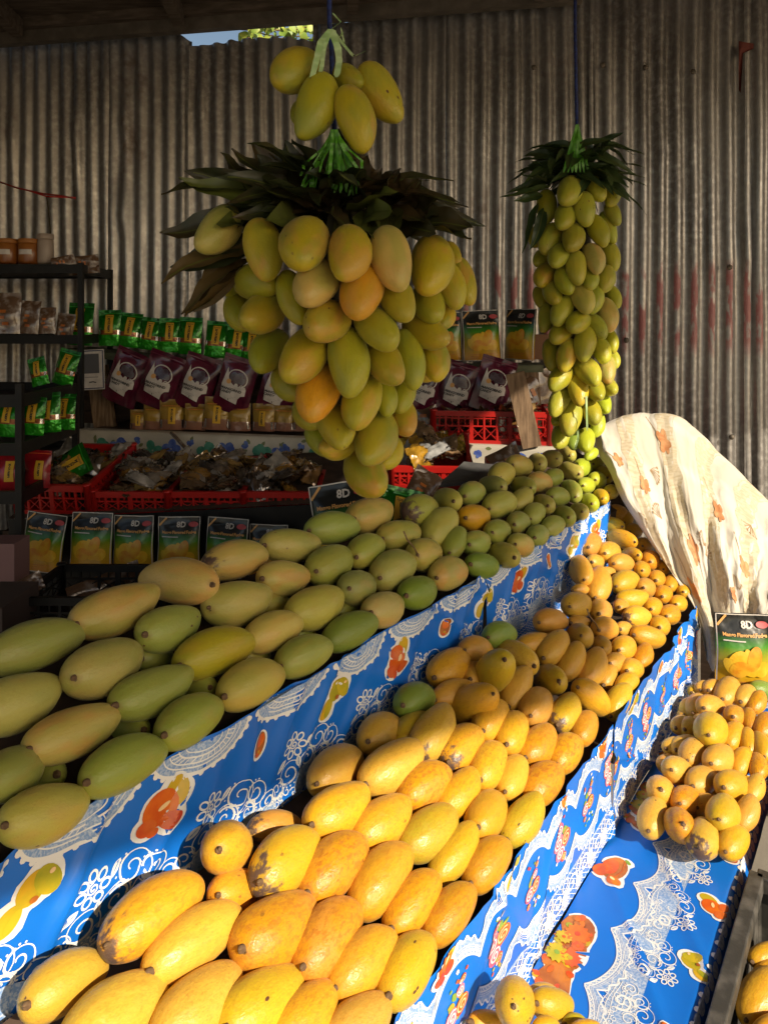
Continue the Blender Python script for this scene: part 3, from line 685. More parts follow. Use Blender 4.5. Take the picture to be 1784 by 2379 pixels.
def leaf_bunch(label, specs, Lm, Wm, mats):
    m = MB()
    for (p, d, L, W, curl, mk) in specs:
        d = d.normalized(); s = d.cross(Vector((rnd.uniform(-.3, .3), rnd.uniform(-1, -.3), rnd.uniform(0.2, 1)))).normalized(); nn = s.cross(d)
        R = Matrix((d, s, nn)).transposed()
        n = 11; vs_ = []; fs = []; fold = rnd.uniform(0.25, 0.6); tw = rnd.uniform(-0.9, 0.9); wv = rnd.uniform(0, 6)
        for i in range(n + 1):
            t = i / n
            w = W * (math.sin(math.pi * t ** 0.85) ** 0.8) * (1 - 0.35 * t) + 0.0004
            ct, st_ = math.cos(tw * t), math.sin(tw * t)
            z = -curl * L * t * t + 0.05 * W * math.sin(t * 9 + wv); yb = 0.10 * L * math.sin(t * 2.6 + wv) * t
            ru = 0.12 * W * math.sin(t * 17 + wv)
            for q in (-1, -0.5, 0, 0.5, 1):
                yy, zz = q * w, abs(q) * w * fold + ru * abs(q)
                vs_.append((t * L, yb + yy * ct - zz * st_, z + yy * st_ + zz * ct))
        for i in range(n):
            for q in range(4):
                a = i * 5 + q; fs.append((a, a + 1, a + 6, a + 5))
        m.add([p + R @ Vector(v) for v in vs_], fs, mats[mk], True)
        rib = [Vector(vs_[i * 5 + 2]) for i in range(n)]; ww = 0.0011
        m.add([p + R @ (q_ + Vector((0, sg * ww, lf))) for lf in (0.0007, -0.0007) for q_ in rib for sg in (-1, 1)], [(o_ + 2 * i, o_ + 2 * i + 1, o_ + 2 * i + 3, o_ + 2 * i + 2) for o_ in (0, 2 * n) for i in range(n - 1)], M['leaf2'], True)
    return tag(m.build('leaf_bunch'), label, 'leaves')
# big bunch: leaves named by root and tip in the photo, each with its own depth, plus an inner ruff all round
spec = []
LV = '''690 470 560 325 1 ;700 470 605 350 -1 ;730 470 655 318 2 ;760 470 690 345 -3 ;830 480 845 362 -1 ;860 480 905 380 -2 ;890 490 955 400 0 ;660 470 470 380 2 ;650 480 430 395 -1 ;770 470 775 400 -6 ;720 480 660 400 -6
640 440 372 430 -4 ;660 470 410 408 -2 ;600 500 360 528 2 ;640 480 505 362 4 ;690 470 570 345 2 ;700 450 640 335 3 ;740 440 700 310 -2 ;600 560 398 590 -2
600 570 375 635 -5 ;590 600 395 690 -3 ;560 640 430 745 -2 ;560 590 440 700 0 ;740 470 600 440 -6 ;760 480 640 425 -8 ;800 470 735 400 -5 ;850 480 868 400 0 ;870 480 850 370 4
900 480 930 380 4 ;930 490 985 420 2 ;960 500 1020 455 0 ;940 520 1095 520 -2 ;950 520 1090 555 -3 ;960 520 1030 490 2 ;820 500 905 440 -9 ;830 520 870 470 -10 ;800 500 770 560 -11
860 500 890 560 -11 ;880 490 925 540 -10 ;700 500 640 480 -10 ;780 440 810 380 -7 ;620 520 520 470 0 ;610 540 500 500 -3 ;930 510 1000 540 -5 ;660 500 560 410 3'''
for it in LV.replace('\n', ';').split(';'):
    t = it.split()
    if len(t) < 5: continue
    x0, y0, x1, y1, dd = map(float, t)
    a_ = pt(x0, y0, 1.30); b_ = pt(x1 + rnd.uniform(-8, 8), y1 + rnd.uniform(-8, 8), 1.26 + dd / 100); d = b_ - a_
    spec.append((a_, d, d.length, rnd.uniform(0.028, 0.038), rnd.uniform(0.0, 0.22), 2 if (y1 > 610 and x1 < 600) else 1 if (dd < -8 or rnd.random() < 0.12) else 0))
for k in range(80):
    a = rnd.uniform(0, 6.28); c = pt(785 + rnd.uniform(-60, 60), rnd.uniform(455, 510), 1.33)
    d = Vector((math.cos(a), math.sin(a) * 0.9, rnd.uniform(-0.15, 0.40) if math.sin(a) > -0.2 else rnd.uniform(0.0, 0.22)))
    if d.y < 0: d.y *= 0.45
    spec.append((c + d * 0.05, d, rnd.uniform(0.12, 0.20), rnd.uniform(0.022, 0.031), rnd.uniform(0.1, 0.55), 1 if rnd.random() < 0.08 else 0))
leaf_bunch('ruff of long dark mango leaves around the big bunch', spec, 0.2, 0.02, (M['leaf'], M['leaf2'], M['leaf3']))
spec = []
for k in range(120):
    a = rnd.uniform(0, 6.28); c = pt(1340 + rnd.uniform(-30, 30), rnd.uniform(345, 420), 2.45)
    d = Vector((math.cos(a), math.sin(a), rnd.uniform(-0.5, 0.55)))
    if d.x > 0.3 and d.z > 0.3: d.z *= 0.6
    spec.append((c + d * 0.04, d, rnd.uniform(0.10, 0.16), rnd.uniform(0.018, 0.026), rnd.uniform(0.2, 0.8), 0))
for it in '1280 430 1168 455 ;1260 450 1200 465 ;1250 470 1205 580 ;1265 480 1230 575 ;1270 420 1215 400 ;1290 400 1240 375 ;1300 380 1275 345 ;1350 390 1395 330 ;1380 390 1430 370 ;1400 400 1497 405 ;1400 410 1470 460 ;1330 380 1350 320'.split(';'):
    x0, y0, x1, y1 = map(float, it.split()); a_ = pt(x0, y0, 2.42); d = pt(x1, y1, 2.36) - a_
    spec.append((a_, d, d.length, rnd.uniform(0.016, 0.024), 0.1, 0))
leaf_bunch('short dark green leaves crowning the slim bunch', spec, 0.15, 0.02, (M['leaf_s'], M['leaf2']))

def strips(label, runs, mt, w):
    m = MB()
    for ps in runs:
        n = len(ps); vs_ = []; fs = []
        for i, (p, ww, tw) in enumerate(ps):
            s = Vector((math.cos(tw), math.sin(tw), 0.1)) * ww
            vs_ += [p - s, p + s]
        for i in range(n - 1): fs.append((2 * i, 2 * i + 1, 2 * i + 3, 2 * i + 2))
        m.add(vs_, fs, mt, True)
    return tag(m.build('plastic_ribbon'), label, 'ribbon')
def strip_pts(pp, Y, w, seed):
    r = random.Random(seed); out = []
    for i in range(len(pp) - 1):
        for k in range(5):
            t = k / 5; x = pp[i][0] * (1 - t) + pp[i + 1][0] * t; y = pp[i][1] * (1 - t) + pp[i + 1][1] * t
            out.append((pt(x, y, Y + 0.004 * math.sin(i + k)), w * (0.85 + 0.15 * math.sin(seed + i + k * .4)), 0.5 * math.sin(seed + i * 0.5 + k * 0.1)))
    out.append((pt(*pp[-1], Y), w * 0.3, 0))
    return out
strips('pale green plastic ribbon knotted above the topmost mangoes', [strip_pts(q, 1.27 + 0.008 * i, w_, i) for i, (q, w_) in enumerate([
    ([(768, 66), (745, 95), (735, 140), (722, 190)], .006), ([(768, 66), (752, 110), (748, 150), (740, 185)], .005), ([(770, 68), (785, 110), (788, 140), (782, 178)], .008),
    ([(770, 66), (800, 105), (822, 130), (850, 117)], .004), ([(770, 66), (792, 50), (772, 28)], .002), ([(770, 68), (790, 85), (797, 72)], .002), ([(772, 70), (800, 100), (792, 62)], .0015)])], M['ribbon'], 0.006)
fan = []
for i in range(34):
    dx = -64 + i * 3.9 + rnd.uniform(-3, 3); L_ = rnd.uniform(395, 455)
    fan.append(strip_pts([(776 + rnd.uniform(-6, 6), 300), (776 + dx * 0.45 + rnd.uniform(-4, 4), 345), (772 + dx + rnd.uniform(-5, 5), L_ - 30), (770 + dx * 1.12 + rnd.uniform(-9, 9), L_)], 1.232 + rnd.uniform(0, .03), rnd.uniform(.0014, .0040), i))
strips('bright green plastic strip fan between top cluster and leaves', fan, M['ribbon_g'], 0.011)
strips('green plastic strings tied at the head of the slim bunch', [strip_pts([(1341, 288), (1341 + dx * 0.5, 340), (1341 + dx, 400)], 2.35 + 0.004 * i, .006, i + 3) for i, dx in enumerate((-32, -22, -12, -3, 7, 16, 26))], M['ribbon_g'], 0.006)
strips('light green twine hanging below the slim bunch', [strip_pts(q, 2.31, .004, i + 9) for i, q in enumerate([[(1362, 920), (1363, 960), (1364, 1000)], [(1342, 1000), (1343, 1020), (1335, 1045)]])], M['ribbon'], 0.004)
# ------------------------------------------------------------------ printed oilcloths
class Stretch:
    """draws into another Deco with the shapes stretched along the cloth about u0"""
    def __init__(self, D, u0, k): self.D, self.u0, self.k = D, u0, k
    def __enter__(self): self.n = len(self.D.it); return self.D
    def __exit__(self, *a):
        for i in range(self.n, len(self.D.it)):
            vs_, fs, mt, ly = self.D.it[i]; self.D.it[i] = ([(self.u0 + (u - self.u0) * self.k, v) for u, v in vs_], fs, mt, ly)
class Deco:
    """flat printed shapes in cloth coordinates (u along, v down), mapped onto the cloth by fn(u, v, lift)"""
    def __init__(self): self.it = []
    def ribbon(self, pts, w, mt, layer=1, closed=False, taper=None):
        if closed: pts = pts + [pts[0]]
        n = len(pts); L = []; R = []
        for i, p in enumerate(pts):
            if closed: a = pts[(i - 1) % (n - 1)]; b = pts[(i + 1) % (n - 1)] if i < n - 1 else pts[1]
            else: a = pts[max(i - 1, 0)]; b = pts[min(i + 1, n - 1)]
            dx, dy = b[0] - a[0], b[1] - a[1]; l = math.hypot(dx, dy) or 1
            ww = w / 2 * (taper(i / (n - 1)) if taper else 1)
            L.append((p[0] - dy / l * ww, p[1] + dx / l * ww)); R.append((p[0] + dy / l * ww, p[1] - dx / l * ww))
        vs_ = L + R; self.it.append((vs_, [(i, i + 1, n + i + 1, n + i) for i in range(n - 1)], mt, layer))
    def fill(self, pts, mt, layer=1, c=None):
        n = len(pts)
        if c is None: c = (sum(p[0] for p in pts) / n, sum(p[1] for p in pts) / n)
        rings = [[(c[0] + (p[0] - c[0]) * q, c[1] + (p[1] - c[1]) * q) for p in pts] for q in (0.3, 0.65, 1.0)]
        vs_ = [c] + rings[0] + rings[1] + rings[2]
        fs = [(0, 1 + i, 1 + (i + 1) % n) for i in range(n)] + [(1 + k * n + i, 1 + k * n + n + i, 1 + k * n + n + (i + 1) % n, 1 + k * n + (i + 1) % n) for k in (0, 1) for i in range(n)]
        self.it.append((vs_, fs, mt, layer))
    def disc(self, c, rx, ry, mt, layer=1, rot=0.0, n=18):
        self.fill(ell(c, rx, ry, rot, n), mt, layer, c)
    def ring(self, c, rx, ry, w, mt, layer=1, rot=0.0, n=18): self.ribbon(ell(c, rx, ry, rot, n), w, mt, layer, True)
    def emit(self, mb, fn, lift=0.00035, clip=None):
        for vs_, fs, mt, layer in self.it:
            if clip:
                fs = [f for f in fs if all(clip(*vs_[i]) for i in f)]
                if not fs: continue
            mb.add([fn(u, v, lift * layer) for u, v in vs_], [tuple(reversed(f)) for f in fs], mt)
def ell(c, rx, ry, rot=0.0, n=18):
    cr, sr = math.cos(rot), math.sin(rot)
    return [(c[0] + rx * math.cos(t) * cr - ry * math.sin(t) * sr, c[1] + rx * math.cos(t) * sr + ry * math.sin(t) * cr) for t in [2 * math.pi * i / n for i in range(n)]]
def spiral(c, r0, r1, turns, ph, n=30, sgn=1):
    return [(c[0] + (r0 + (r1 - r0) * i / n) * math.cos(ph + sgn * turns * 6.283 * i / n), c[1] + (r0 + (r1 - r0) * i / n) * math.sin(ph + sgn * turns * 6.283 * i / n)) for i in range(n + 1)]
W_, LC, HL = M['white'], M['lace'], M['haze_lace']

def flower(D, c, r, mt, ly=2, k=1.0):
    for i in range(7):
        a = i * 0.898 + 0.3; D.ring((c[0] + math.cos(a) * r * 0.72, c[1] + math.sin(a) * r * 0.72), r * 0.30, r * 0.24, r * 0.15 * k, mt, ly, a, 12)
    D.ribbon(spiral(c, r * 0.06, r * 0.36, 1.7, 0.5, 26), r * 0.12 * k, mt, ly)
def petal(D, c, L, w, a, mt, ly=2, vein=True):
    ca, sa = math.cos(a), math.sin(a); up = []; dn = []
    for i in range(9):
        t = i / 8; h = w * math.sin(math.pi * t) ** 0.8
        up.append((c[0] + ca * L * t - sa * h, c[1] + sa * L * t + ca * h)); dn.append((c[0] + ca * L * t + sa * h, c[1] + sa * L * t - ca * h))
    D.fill(up + dn[::-1][1:-1], mt, ly)
    if vein: D.ribbon([(c[0] + ca * L * t, c[1] + sa * L * t) for t in (0.2, 0.5, 0.8)], w * 0.35, HL, ly + 1)
def scroll_lace(D, u, v, S, ly=2):
    """one repeat of the lace border, about 0.14 S wide: flower and leaves above, scrolls with beaded bands below; v grows downwards"""
    k = 0.0025 * S
    flower(D, (u - 0.018 * S, v), 0.020 * S, W_, ly, 0.85)
    petal(D, (u - 0.034 * S, v + 0.014 * S), 0.022 * S, 0.0048 * S, 2.6, W_, ly); petal(D, (u + 0.002 * S, v + 0.006 * S), 0.020 * S, 0.0045 * S, -0.7, W_, ly)
    petal(D, (u - 0.012 * S, v + 0.019 * S), 0.018 * S, 0.004 * S, 1.7, W_, ly)
    for (du, dv, r, ph, sg, tn) in ((0.030, 0.014, 0.019, 2.6, 1, 1.3), (0.008, 0.036, 0.016, 0.4, -1, 1.4), (0.055, 0.026, 0.015, 3.4, 1, 1.2), (-0.030, 0.040, 0.016, 1.2, 1, 1.3), (0.040, 0.046, 0.013, 0.2, -1, 1.3), (-0.056, 0.048, 0.012, 2.2, -1, 1.2), (0.072, 0.050, 0.012, 1.0, 1, 1.2)):
        c = (u + du * S, v + dv * S)
        D.ribbon(spiral(c, 0.15 * r * S, r * S, tn, ph, 26, sg), k, W_, ly, taper=lambda t: 0.6 + 0.6 * t)
        D.ribbon(spiral(c, 0.9 * r * S, r * 1.35 * S, 0.75, ph + 1.0, 18, sg), k * 0.55, W_, ly)
        for i in range(6):
            a = ph + i * 0.36 * sg; D.disc((c[0] + 1.15 * r * S * math.cos(a), c[1] + 1.15 * r * S * math.sin(a)), 0.0014 * S, 0.0014 * S, W_, ly, 0, 6)
    for i in range(14):
        x = u - 0.07 * S + i * 0.0105 * S
        D.ribbon(spiral((x, v + 0.064 * S + 0.005 * S * math.sin(i * 1.9)), 0.001, 0.0075 * S, 1.2, i * 1.3, 12, 1 if i % 2 else -1), k * 0.6, W_, ly)
        D.ribbon([(x, v + 0.074 * S), (x + 0.004 * S, v + 0.092 * S)], k * 0.6, LC, ly)
    for i in range(3):
        D.ribbon([(u - 0.075 * S + q * 0.0155 * S, v + (0.072 + 0.008 * i) * S + 0.003 * S * math.sin(q * 1.1 + i)) for q in range(11)], k * 0.6, W_, ly)
def top_scallop(D, u, v0, R, ly=2):
    """a hanging half-round of lace at the top edge"""
    arc = [(u + R * math.cos(t), v0 + R * 0.46 * math.sin(t)) for t in [math.pi * i / 20 for i in range(21)]]
    D.fill(arc, HL, ly, (u, v0 + 0.003))
    for q, w in ((1.0, 0.0045), (0.80, 0.0018), (0.68, 0.0018), (0.50, 0.0022), (0.36, 0.0016)):
        D.ribbon([(u + (p[0] - u) * q, v0 + (p[1] - v0) * q) for p in arc], w, W_, ly + 1)
    for i in range(12):
        t = math.pi * (i + 0.5) / 12; D.disc((u + R * 1.03 * math.cos(t), v0 + R * 0.48 * math.sin(t)), 0.0048, 0.0042, W_, ly + 1, 0, 8)
    for i in range(14):
        t = math.pi * (i + 0.5) / 14; D.ribbon([(u + R * .50 * math.cos(t), v0 + R * .46 * .50 * math.sin(t)), (u + R * .66 * math.cos(t + .1), v0 + R * .46 * .66 * math.sin(t + .1))], 0.0014, W_, ly + 1)
def blob(c, parts, grow, n=40):
    """outline round several ellipses (cx, cy, rx, ry): star-shaped about c"""
    out = []
    for i in range(n):
        a = 2 * math.pi * i / n; best = 0.004
        for (x, y, rx, ry) in parts:
            for k in range(48):
                b = 2 * math.pi * k / 48; px, py = c[0] + x + (rx + grow) * math.cos(b) - c[0], c[1] + y + (ry + grow) * math.sin(b) - c[1]
                if abs((math.atan2(py, px) - a + math.pi) % (2 * math.pi) - math.pi) < math.pi / n * 1.2: best = max(best, math.hypot(px, py))
        out.append((c[0] + best * math.cos(a), c[1] + best * math.sin(a)))
    return out
def fruit(D, kind, u, v, S, ly=2):
    if kind == 'pair':
        parts = [(0.014, -0.012, 0.015, 0.020), (0.004, -0.006, 0.014, 0.018), (-0.018, 0.016, 0.012, 0.017)]
        D.fill(blob((u, v), [tuple(q * S for q in p) for p in parts], 0.0045 * S), W_, ly)
        D.disc((u + 0.003 * S, v - 0.008 * S), 0.014 * S, 0.020 * S, M['f_ye'], ly + 1, 0.3); D.disc((u + 0.017 * S, v - 0.008 * S), 0.012 * S, 0.020 * S, M['f_gr'], ly + 2, -0.3)
        D.disc((u - 0.018 * S, v + 0.016 * S), 0.011 * S, 0.017 * S, M['f_ye'], ly + 2, 0.5); D.disc((u - 0.014 * S, v + 0.019 * S), 0.006 * S, 0.013 * S, M['f_gr'], ly + 3, 0.5)
        D.disc((u + 0.021 * S, v - 0.016 * S), 0.003 * S, 0.003 * S, M['f_hi'], ly + 4); D.disc((u + 0.004 * S, v + 0.006 * S), 0.004 * S, 0.004 * S, M['f_br'], ly + 4)
    elif kind == 'orange':
        parts = [(0.0, 0.0, 0.020, 0.024), (0.018, -0.014, 0.014, 0.020), (-0.017, 0.016, 0.012, 0.012), (0.010, 0.020, 0.013, 0.012)]
        D.fill(blob((u, v), [tuple(q * S for q in p) for p in parts], 0.0045 * S), W_, ly)
        D.disc((u + 0.018 * S, v - 0.014 * S), 0.013 * S, 0.020 * S, M['f_ye'], ly + 1, 0.25); D.disc((u - 0.001 * S, v - 0.002 * S), 0.020 * S, 0.024 * S, M['f_or'], ly + 2, 0.3)
        D.disc((u - 0.017 * S, v + 0.016 * S), 0.012 * S, 0.011 * S, M['f_red'], ly + 3, 0.4); D.disc((u + 0.010 * S, v + 0.020 * S), 0.013 * S, 0.011 * S, M['f_red'], ly + 3, 0.2)
        D.disc((u - 0.010 * S, v + 0.026 * S), 0.007 * S, 0.006 * S, M['f_red'], ly + 4); D.disc((u + 0.004 * S, v - 0.002 * S), 0.0075 * S, 0.0035 * S, M['f_hi'], ly + 4, -0.3)
    elif kind == 'oval':
        D.disc((u, v), 0.0165 * S, 0.0255 * S, W_, ly, 0.25); D.disc((u, v - 0.001 * S), 0.0125 * S, 0.0215 * S, M['f_br'], ly + 1, 0.25)
        D.disc((u + 0.002 * S, v - 0.008 * S), 0.009 * S, 0.011 * S, M['f_or'], ly + 2, 0.25); D.disc((u - 0.003 * S, v + 0.013 * S), 0.006 * S, 0.006 * S, M['f_red'], ly + 2)
        D.disc((u - 0.003 * S, v + 0.010 * S), 0.003 * S, 0.0025 * S, M['f_ye'], ly + 3); D.disc((u + 0.001 * S, v + 0.016 * S), 0.0025 * S, 0.002 * S, M['f_ye'], ly + 3)
    elif kind == 'peach':
        parts = [(0.0, 0.0, 0.028, 0.044), (-0.026, 0.026, 0.020, 0.020), (0.012, 0.046, 0.018, 0.016), (0.02, -0.04, 0.010, 0.008)]
        D.fill(blob((u, v), [tuple(q * S for q in p) for p in parts], 0.004 * S), W_, ly)
        D.disc((u, v), 0.028 * S, 0.044 * S, M['f_br'], ly + 1, 0.1); D.disc((u - 0.010 * S, v + 0.004 * S), 0.017 * S, 0.034 * S, M['f_red'], ly + 2, 0.15)
        D.disc((u - 0.026 * S, v + 0.026 * S), 0.019 * S, 0.019 * S, M['f_or'], ly + 3); D.disc((u + 0.012 * S, v + 0.046 * S), 0.017 * S, 0.015 * S, M['f_or'], ly + 3)
        D.disc((u + 0.008 * S, v + 0.042 * S), 0.006 * S, 0.005 * S, M['f_hi'], ly + 4); D.disc((u + 0.02 * S, v - 0.04 * S), 0.009 * S, 0.005 * S, M['f_le'], ly + 2, 0.6)
        D.ribbon([(u + 0.014 * S, v - 0.040 * S), (u + 0.018 * S, v), (u + 0.010 * S, v + 0.034 * S)], 0.0014 * S, M['f_or'], ly + 3)
    elif kind == 'bouquet':
        parts = [(0.0, -0.05, 0.030, 0.040), (0.0, 0.0, 0.034, 0.045), (-0.004, 0.05, 0.030, 0.040), (0.016, 0.085, 0.018, 0.018)]
        D.fill(blob((u, v), [tuple(q * S for q in p) for p in parts], 0.005 * S, 60), W_, ly)
        D.fill(blob((u, v), [tuple(q * S for q in p) for p in parts], 0.0, 60), M['f_br'], ly + 1)
        r = random.Random(5)
        for i in range(46):
            a = r.uniform(-0.09, 0.095); b = r.uniform(-0.026, 0.026); mt = r.choice([M['f_red'], M['f_red'], M['f_or'], M['f_ye'], M['f_br'], M['f_gr']])
            if b < -0.006 and -0.06 < a < 0.02 and r.random() < 0.6: mt = r.choice([M['f_ye'], M['f_gr']])
            D.disc((u + b * S, v + a * S), r.uniform(0.004, 0.009) * S, r.uniform(0.004, 0.009) * S, mt, ly + 2 + i % 3, r.uniform(0, 3), 8)
        for (x, y, R, mt, m2) in ((0.012, 0.012, 0.020, M['f_red'], M['f_ye']), (-0.010, 0.018, 0.022, M['f_gr'], M['f_le']), (0.004, -0.045, 0.024, M['f_or'], M['f_red']), (-0.014, -0.025, 0.016, M['f_ye'], M['f_or']), (0.014, -0.02, 0.013, M['f_red'], M['f_or'])):
            D.fill([(u + x * S + R * S * (1 - 0.22 * (i % 2)) * math.cos(i * 0.2618), v + y * S + R * S * (1 - 0.22 * (i % 2)) * math.sin(i * 0.2618)) for i in range(24)], mt, ly + 5, (u + x * S, v + y * S))
            D.disc((u + x * S, v + y * S), R * 0.22 * S, R * 0.22 * S, m2, ly + 6)
def rose(D, u, v, S, big, ly=2):
    r = random.Random(int(u * 1000) + 3)
    k = 1.0 if big else 0.72
    for i in range(15):
        a = r.uniform(0, 6.28); q = r.uniform(0.5, 0.95)
        petal(D, (u + 0.004 * math.cos(a), v + 0.010 * math.sin(a)), 0.018 * q * S * k, 0.0035 * S, a, r.choice([M['f_le'], M['f_le'], M['f_ye']]), ly + 1, False)
    cs = ([(-0.006, -0.018, M['f_pi'], 0.009), (-0.008, 0.000, M['f_pi'], 0.011), (-0.004, 0.017, M['f_pi'], 0.010), (0.009, 0.004, M['f_or'], 0.011), (0.004, 0.028, M['f_red'], 0.006)] if big
          else [(-0.008, 0.006, M['f_pi'], 0.0095), (0.007, 0.005, M['f_or'], 0.010), (0.005, -0.014, M['f_pi'], 0.006), (0.010, -0.024, M['f_red'], 0.004), (-0.010, 0.022, M['f_red'], 0.004)])
    for (x, y, mt, R) in cs:
        c = (u + x * S, v + y * S); D.disc(c, R * S, R * 1.05 * S, mt, ly + 2, 0, 14)
        D.ribbon(spiral(c, R * 0.12 * S, R * 0.85 * S, 1.8, y * 90, 22), R * 0.16 * S, W_ if mt == M['f_pi'] else M['f_hi'], ly + 3)
    for i in range(14):
        y = r.uniform(-0.040, -0.02) if i % 2 else r.uniform(0.022, 0.04); x = r.uniform(-0.012, 0.016)
        D.disc((u + x * S, v + y * S), 0.0022 * S, 0.0022 * S, r.choice([M['f_red'], M['f_ye'], W_, M['f_le']]), ly + 2, 0, 6)
def wave_lace(D, u0, u1, per, v, amp, ly=2, flip=1, ph=0.0):
    """scalloped lace edging with pointed cusps, band about 2.6 cm deep"""
    def f(u):
        t = ((u - ph) / per) % 1.0
        return v + flip * amp * (math.sin(math.pi * t) ** 0.75)
    N = int((u1 - u0) / per * 30); us = [u0 + (u1 - u0) * i / N for i in range(N + 1)]
    d = flip * 0.010
    e1 = [(u, f(u)) for u in us]; e2 = [(u, f(u) + 2.3 * d) for u in us]
    D.it.append((e1 + e2, [(i, i + 1, N + 2 + i, N + 1 + i) for i in range(N)] if flip > 0 else [(i, N + 1 + i, N + 2 + i, i + 1) for i in range(N)], HL, ly))
    D.ribbon(e1, 0.0022, W_, ly + 1); D.ribbon([(u, f(u) + 0.7 * d) for u in us], 0.0016, W_, ly + 1)
    for k in range(N):
        if k % 2 == 0 and k + 2 <= N:
            D.ribbon([(us[k], f(us[k])), (us[k + 2], f(us[k + 2]) + 0.7 * d)], 0.0012, W_, ly + 1); D.ribbon([(us[k + 2], f(us[k + 2])), (us[k], f(us[k]) + 0.7 * d)], 0.0012, W_, ly + 1)
    for q in (1.05, 1.35): D.ribbon([(u, f(u) + q * d) for u in us], 0.0011, LC, ly + 1)
    D.ribbon([(u, f(u) + (2.3 + 0.35 * math.sin(u / per * 44)) * d) for u in us], 0.0030, W_, ly + 1)
    return f
def net(D, u0, u1, v0, v1, cell, ly=1):
    k = 0; u = u0
    while u < u1:
        D.ribbon([(u + (cell * 0.5 if i % 2 else 0), v0 + (v1 - v0) * i / 12) for i in range(13)], cell * 0.13, W_, ly)
        D.ribbon([(u + cell * 0.5 + (-cell * 0.5 if i % 2 else 0) + cell * 0.5, v0 + (v1 - v0) * i / 12) for i in range(13)], cell * 0.11, W_, ly); u += cell; k += 1

def make_cloth(name, label, u0, u1, v0, v1, fn, D, nu, nv, clip=None):
    mb = MB()
    mb.grid(lambda i, j: fn(u0 + (u1 - u0) * i, v0 + (v1 - v0) * j, 0.0), nu, nv, M['blue'])
    mb.f = [tuple(reversed(f)) for f in mb.f]
    D.emit(mb, fn, clip=clip or (lambda u, v: u0 - 1e-6 <= u <= u1 + 1e-6 and v0 - 1e-6 <= v <= v1 + 1e-6))
    return tag(mb.build(name), label, 'tablecloth')

# upper fascia (in front of the green bank)
def fas(nbase, seed, amp=0.004, lean=0.0):
    def fn(u, v, lift):
        r = amp * noise1(u * 3.2, v * 2.2, seed) + amp * 0.7 * noise1(u * 8, v * 5, seed + 4)
        q = noise1(u * 7 + v * 4, v * 1.5, seed + 8); r += amp * 1.5 * max(0, 1 - abs(q) * 7)            # soft creases
        q = noise1(u * 5 - v * 7, v * 2.5, seed + 12); r += amp * 1.2 * max(0, 1 - abs(q) * 8)
        return ns(nbase + r + lift + lean * v, u, v + 0.006 * noise1(u * 5, 2, seed) + 0.003 * noise1(u * 17, 5, seed))
    return fn
def upper_print(s0, s1):
    D = Deco(); base = 0.4325; per = 0.1793
    for k in range(-2, 14):
        s = base + per * k
        with Stretch(D, s, 1.42): fruit(D, ('pair', 'orange', 'oval')[k % 3], s, 0.634, 0.92 if k % 3 != 2 else 0.80)
        top_scallop(D, s + per * 0.5 - 0.02, 0.574, 0.080)
        with Stretch(D, s + 0.10, 1.28): scroll_lace(D, s + 0.10, 0.672, 0.95)
        D.ribbon([(s - 0.02 + i * 0.0179, 0.738 + 0.006 * math.sin(i * 0.628)) for i in range(11)], 0.036, HL, 1)
        wave_lace(D, s - 0.02, s + per - 0.02, per, 0.80, -0.02)
        net(D, s - 0.02, s + per - 0.02, 0.752, 0.79, 0.014)
    return D
make_cloth('tablecloth', 'blue fruit print oilcloth hanging under the near green mangoes', 0.05, 1.512, 0.572, 0.90, fas(-0.797, 3, 0.006), upper_print(0, 1.6), 180, 36)
make_cloth('tablecloth', 'blue fruit print oilcloth hanging under the far green mangoes, right of the seam', 1.514, 2.40, 0.574, 0.96, fas(-0.793, 8, 0.007), upper_print(1.4, 2.5), 110, 36)
# lower fascia (in front of the yellow bank)
def lower_print():
    D = Deco(); per = 0.129; p0 = 0.215 - per / 2
    for k in range(0, 20):
        s = 0.215 + per * k
        with Stretch(D, s, 1.55): rose(D, s, 0.917, 1.22 if k % 2 == 0 else 1.1, k % 2 == 0)
    # arches above and sagging swags below make a blue eye round every posy
    wave_lace(D, 0.1, 2.5, per, 0.900, -0.032, ph=p0, flip=-1) if False else None
    for flip, v, amp in ((-1, 0.897, 0.034), (1, 0.937, 0.036)):
        wave_lace(D, 0.1, 2.5, per, v, amp, ph=p0, flip=flip)
    N = 280
    for (va, vb, f) in ((0.998, 1.004, 0.012),):
        D.it.append(([(0.1 + 2.4 * i / N, va) for i in range(N + 1)] + [(0.1 + 2.4 * i / N, vb) for i in range(N + 1)], [(i, i + 1, N + 2 + i, N + 1 + i) for i in range(N)], HL, 1))
    net(D, 0.1, 2.5, 1.000, 1.056, 0.016, 1)
    for k in range(0, 38):
        s = 0.2 + per * k * 0.5
        with Stretch(D, s, 1.5):
            D.ribbon(spiral((s, 1.026), 0.002, 0.018, 1.4, k, 30, 1 if k % 2 else -1), 0.0040, W_, 3)
            petal(D, (s + 0.012, 1.04), 0.026, 0.009, -1.2 + (k % 3) * 0.5, W_, 3); flower(D, (s + 0.024, 1.042), 0.012, W_, 3, 0.9)
            D.ring((s + 0.022, 1.010), 0.007, 0.010, 0.003, W_, 3, 0.4)
    for k in range(0, 12):
        u = 0.42 + 0.205 * k
        with Stretch(D, u, 1.6): fruit(D, ('pair', 'oval', 'orange')[k % 3], u, 0.838, 0.62, 6)
    return D
make_cloth('tablecloth', 'blue rose and lace oilcloth below the near half of the yellow bank', 0.05, 1.515, 0.832, 1.058, fas(-0.500, 13, 0.005), lower_print(), 180, 30)
make_cloth('tablecloth', 'blue rose and lace oilcloth below the far half of the yellow bank', 1.517, 2.27, 0.815, 1.058, fas(-0.496, 17, 0.006), lower_print(), 100, 30)
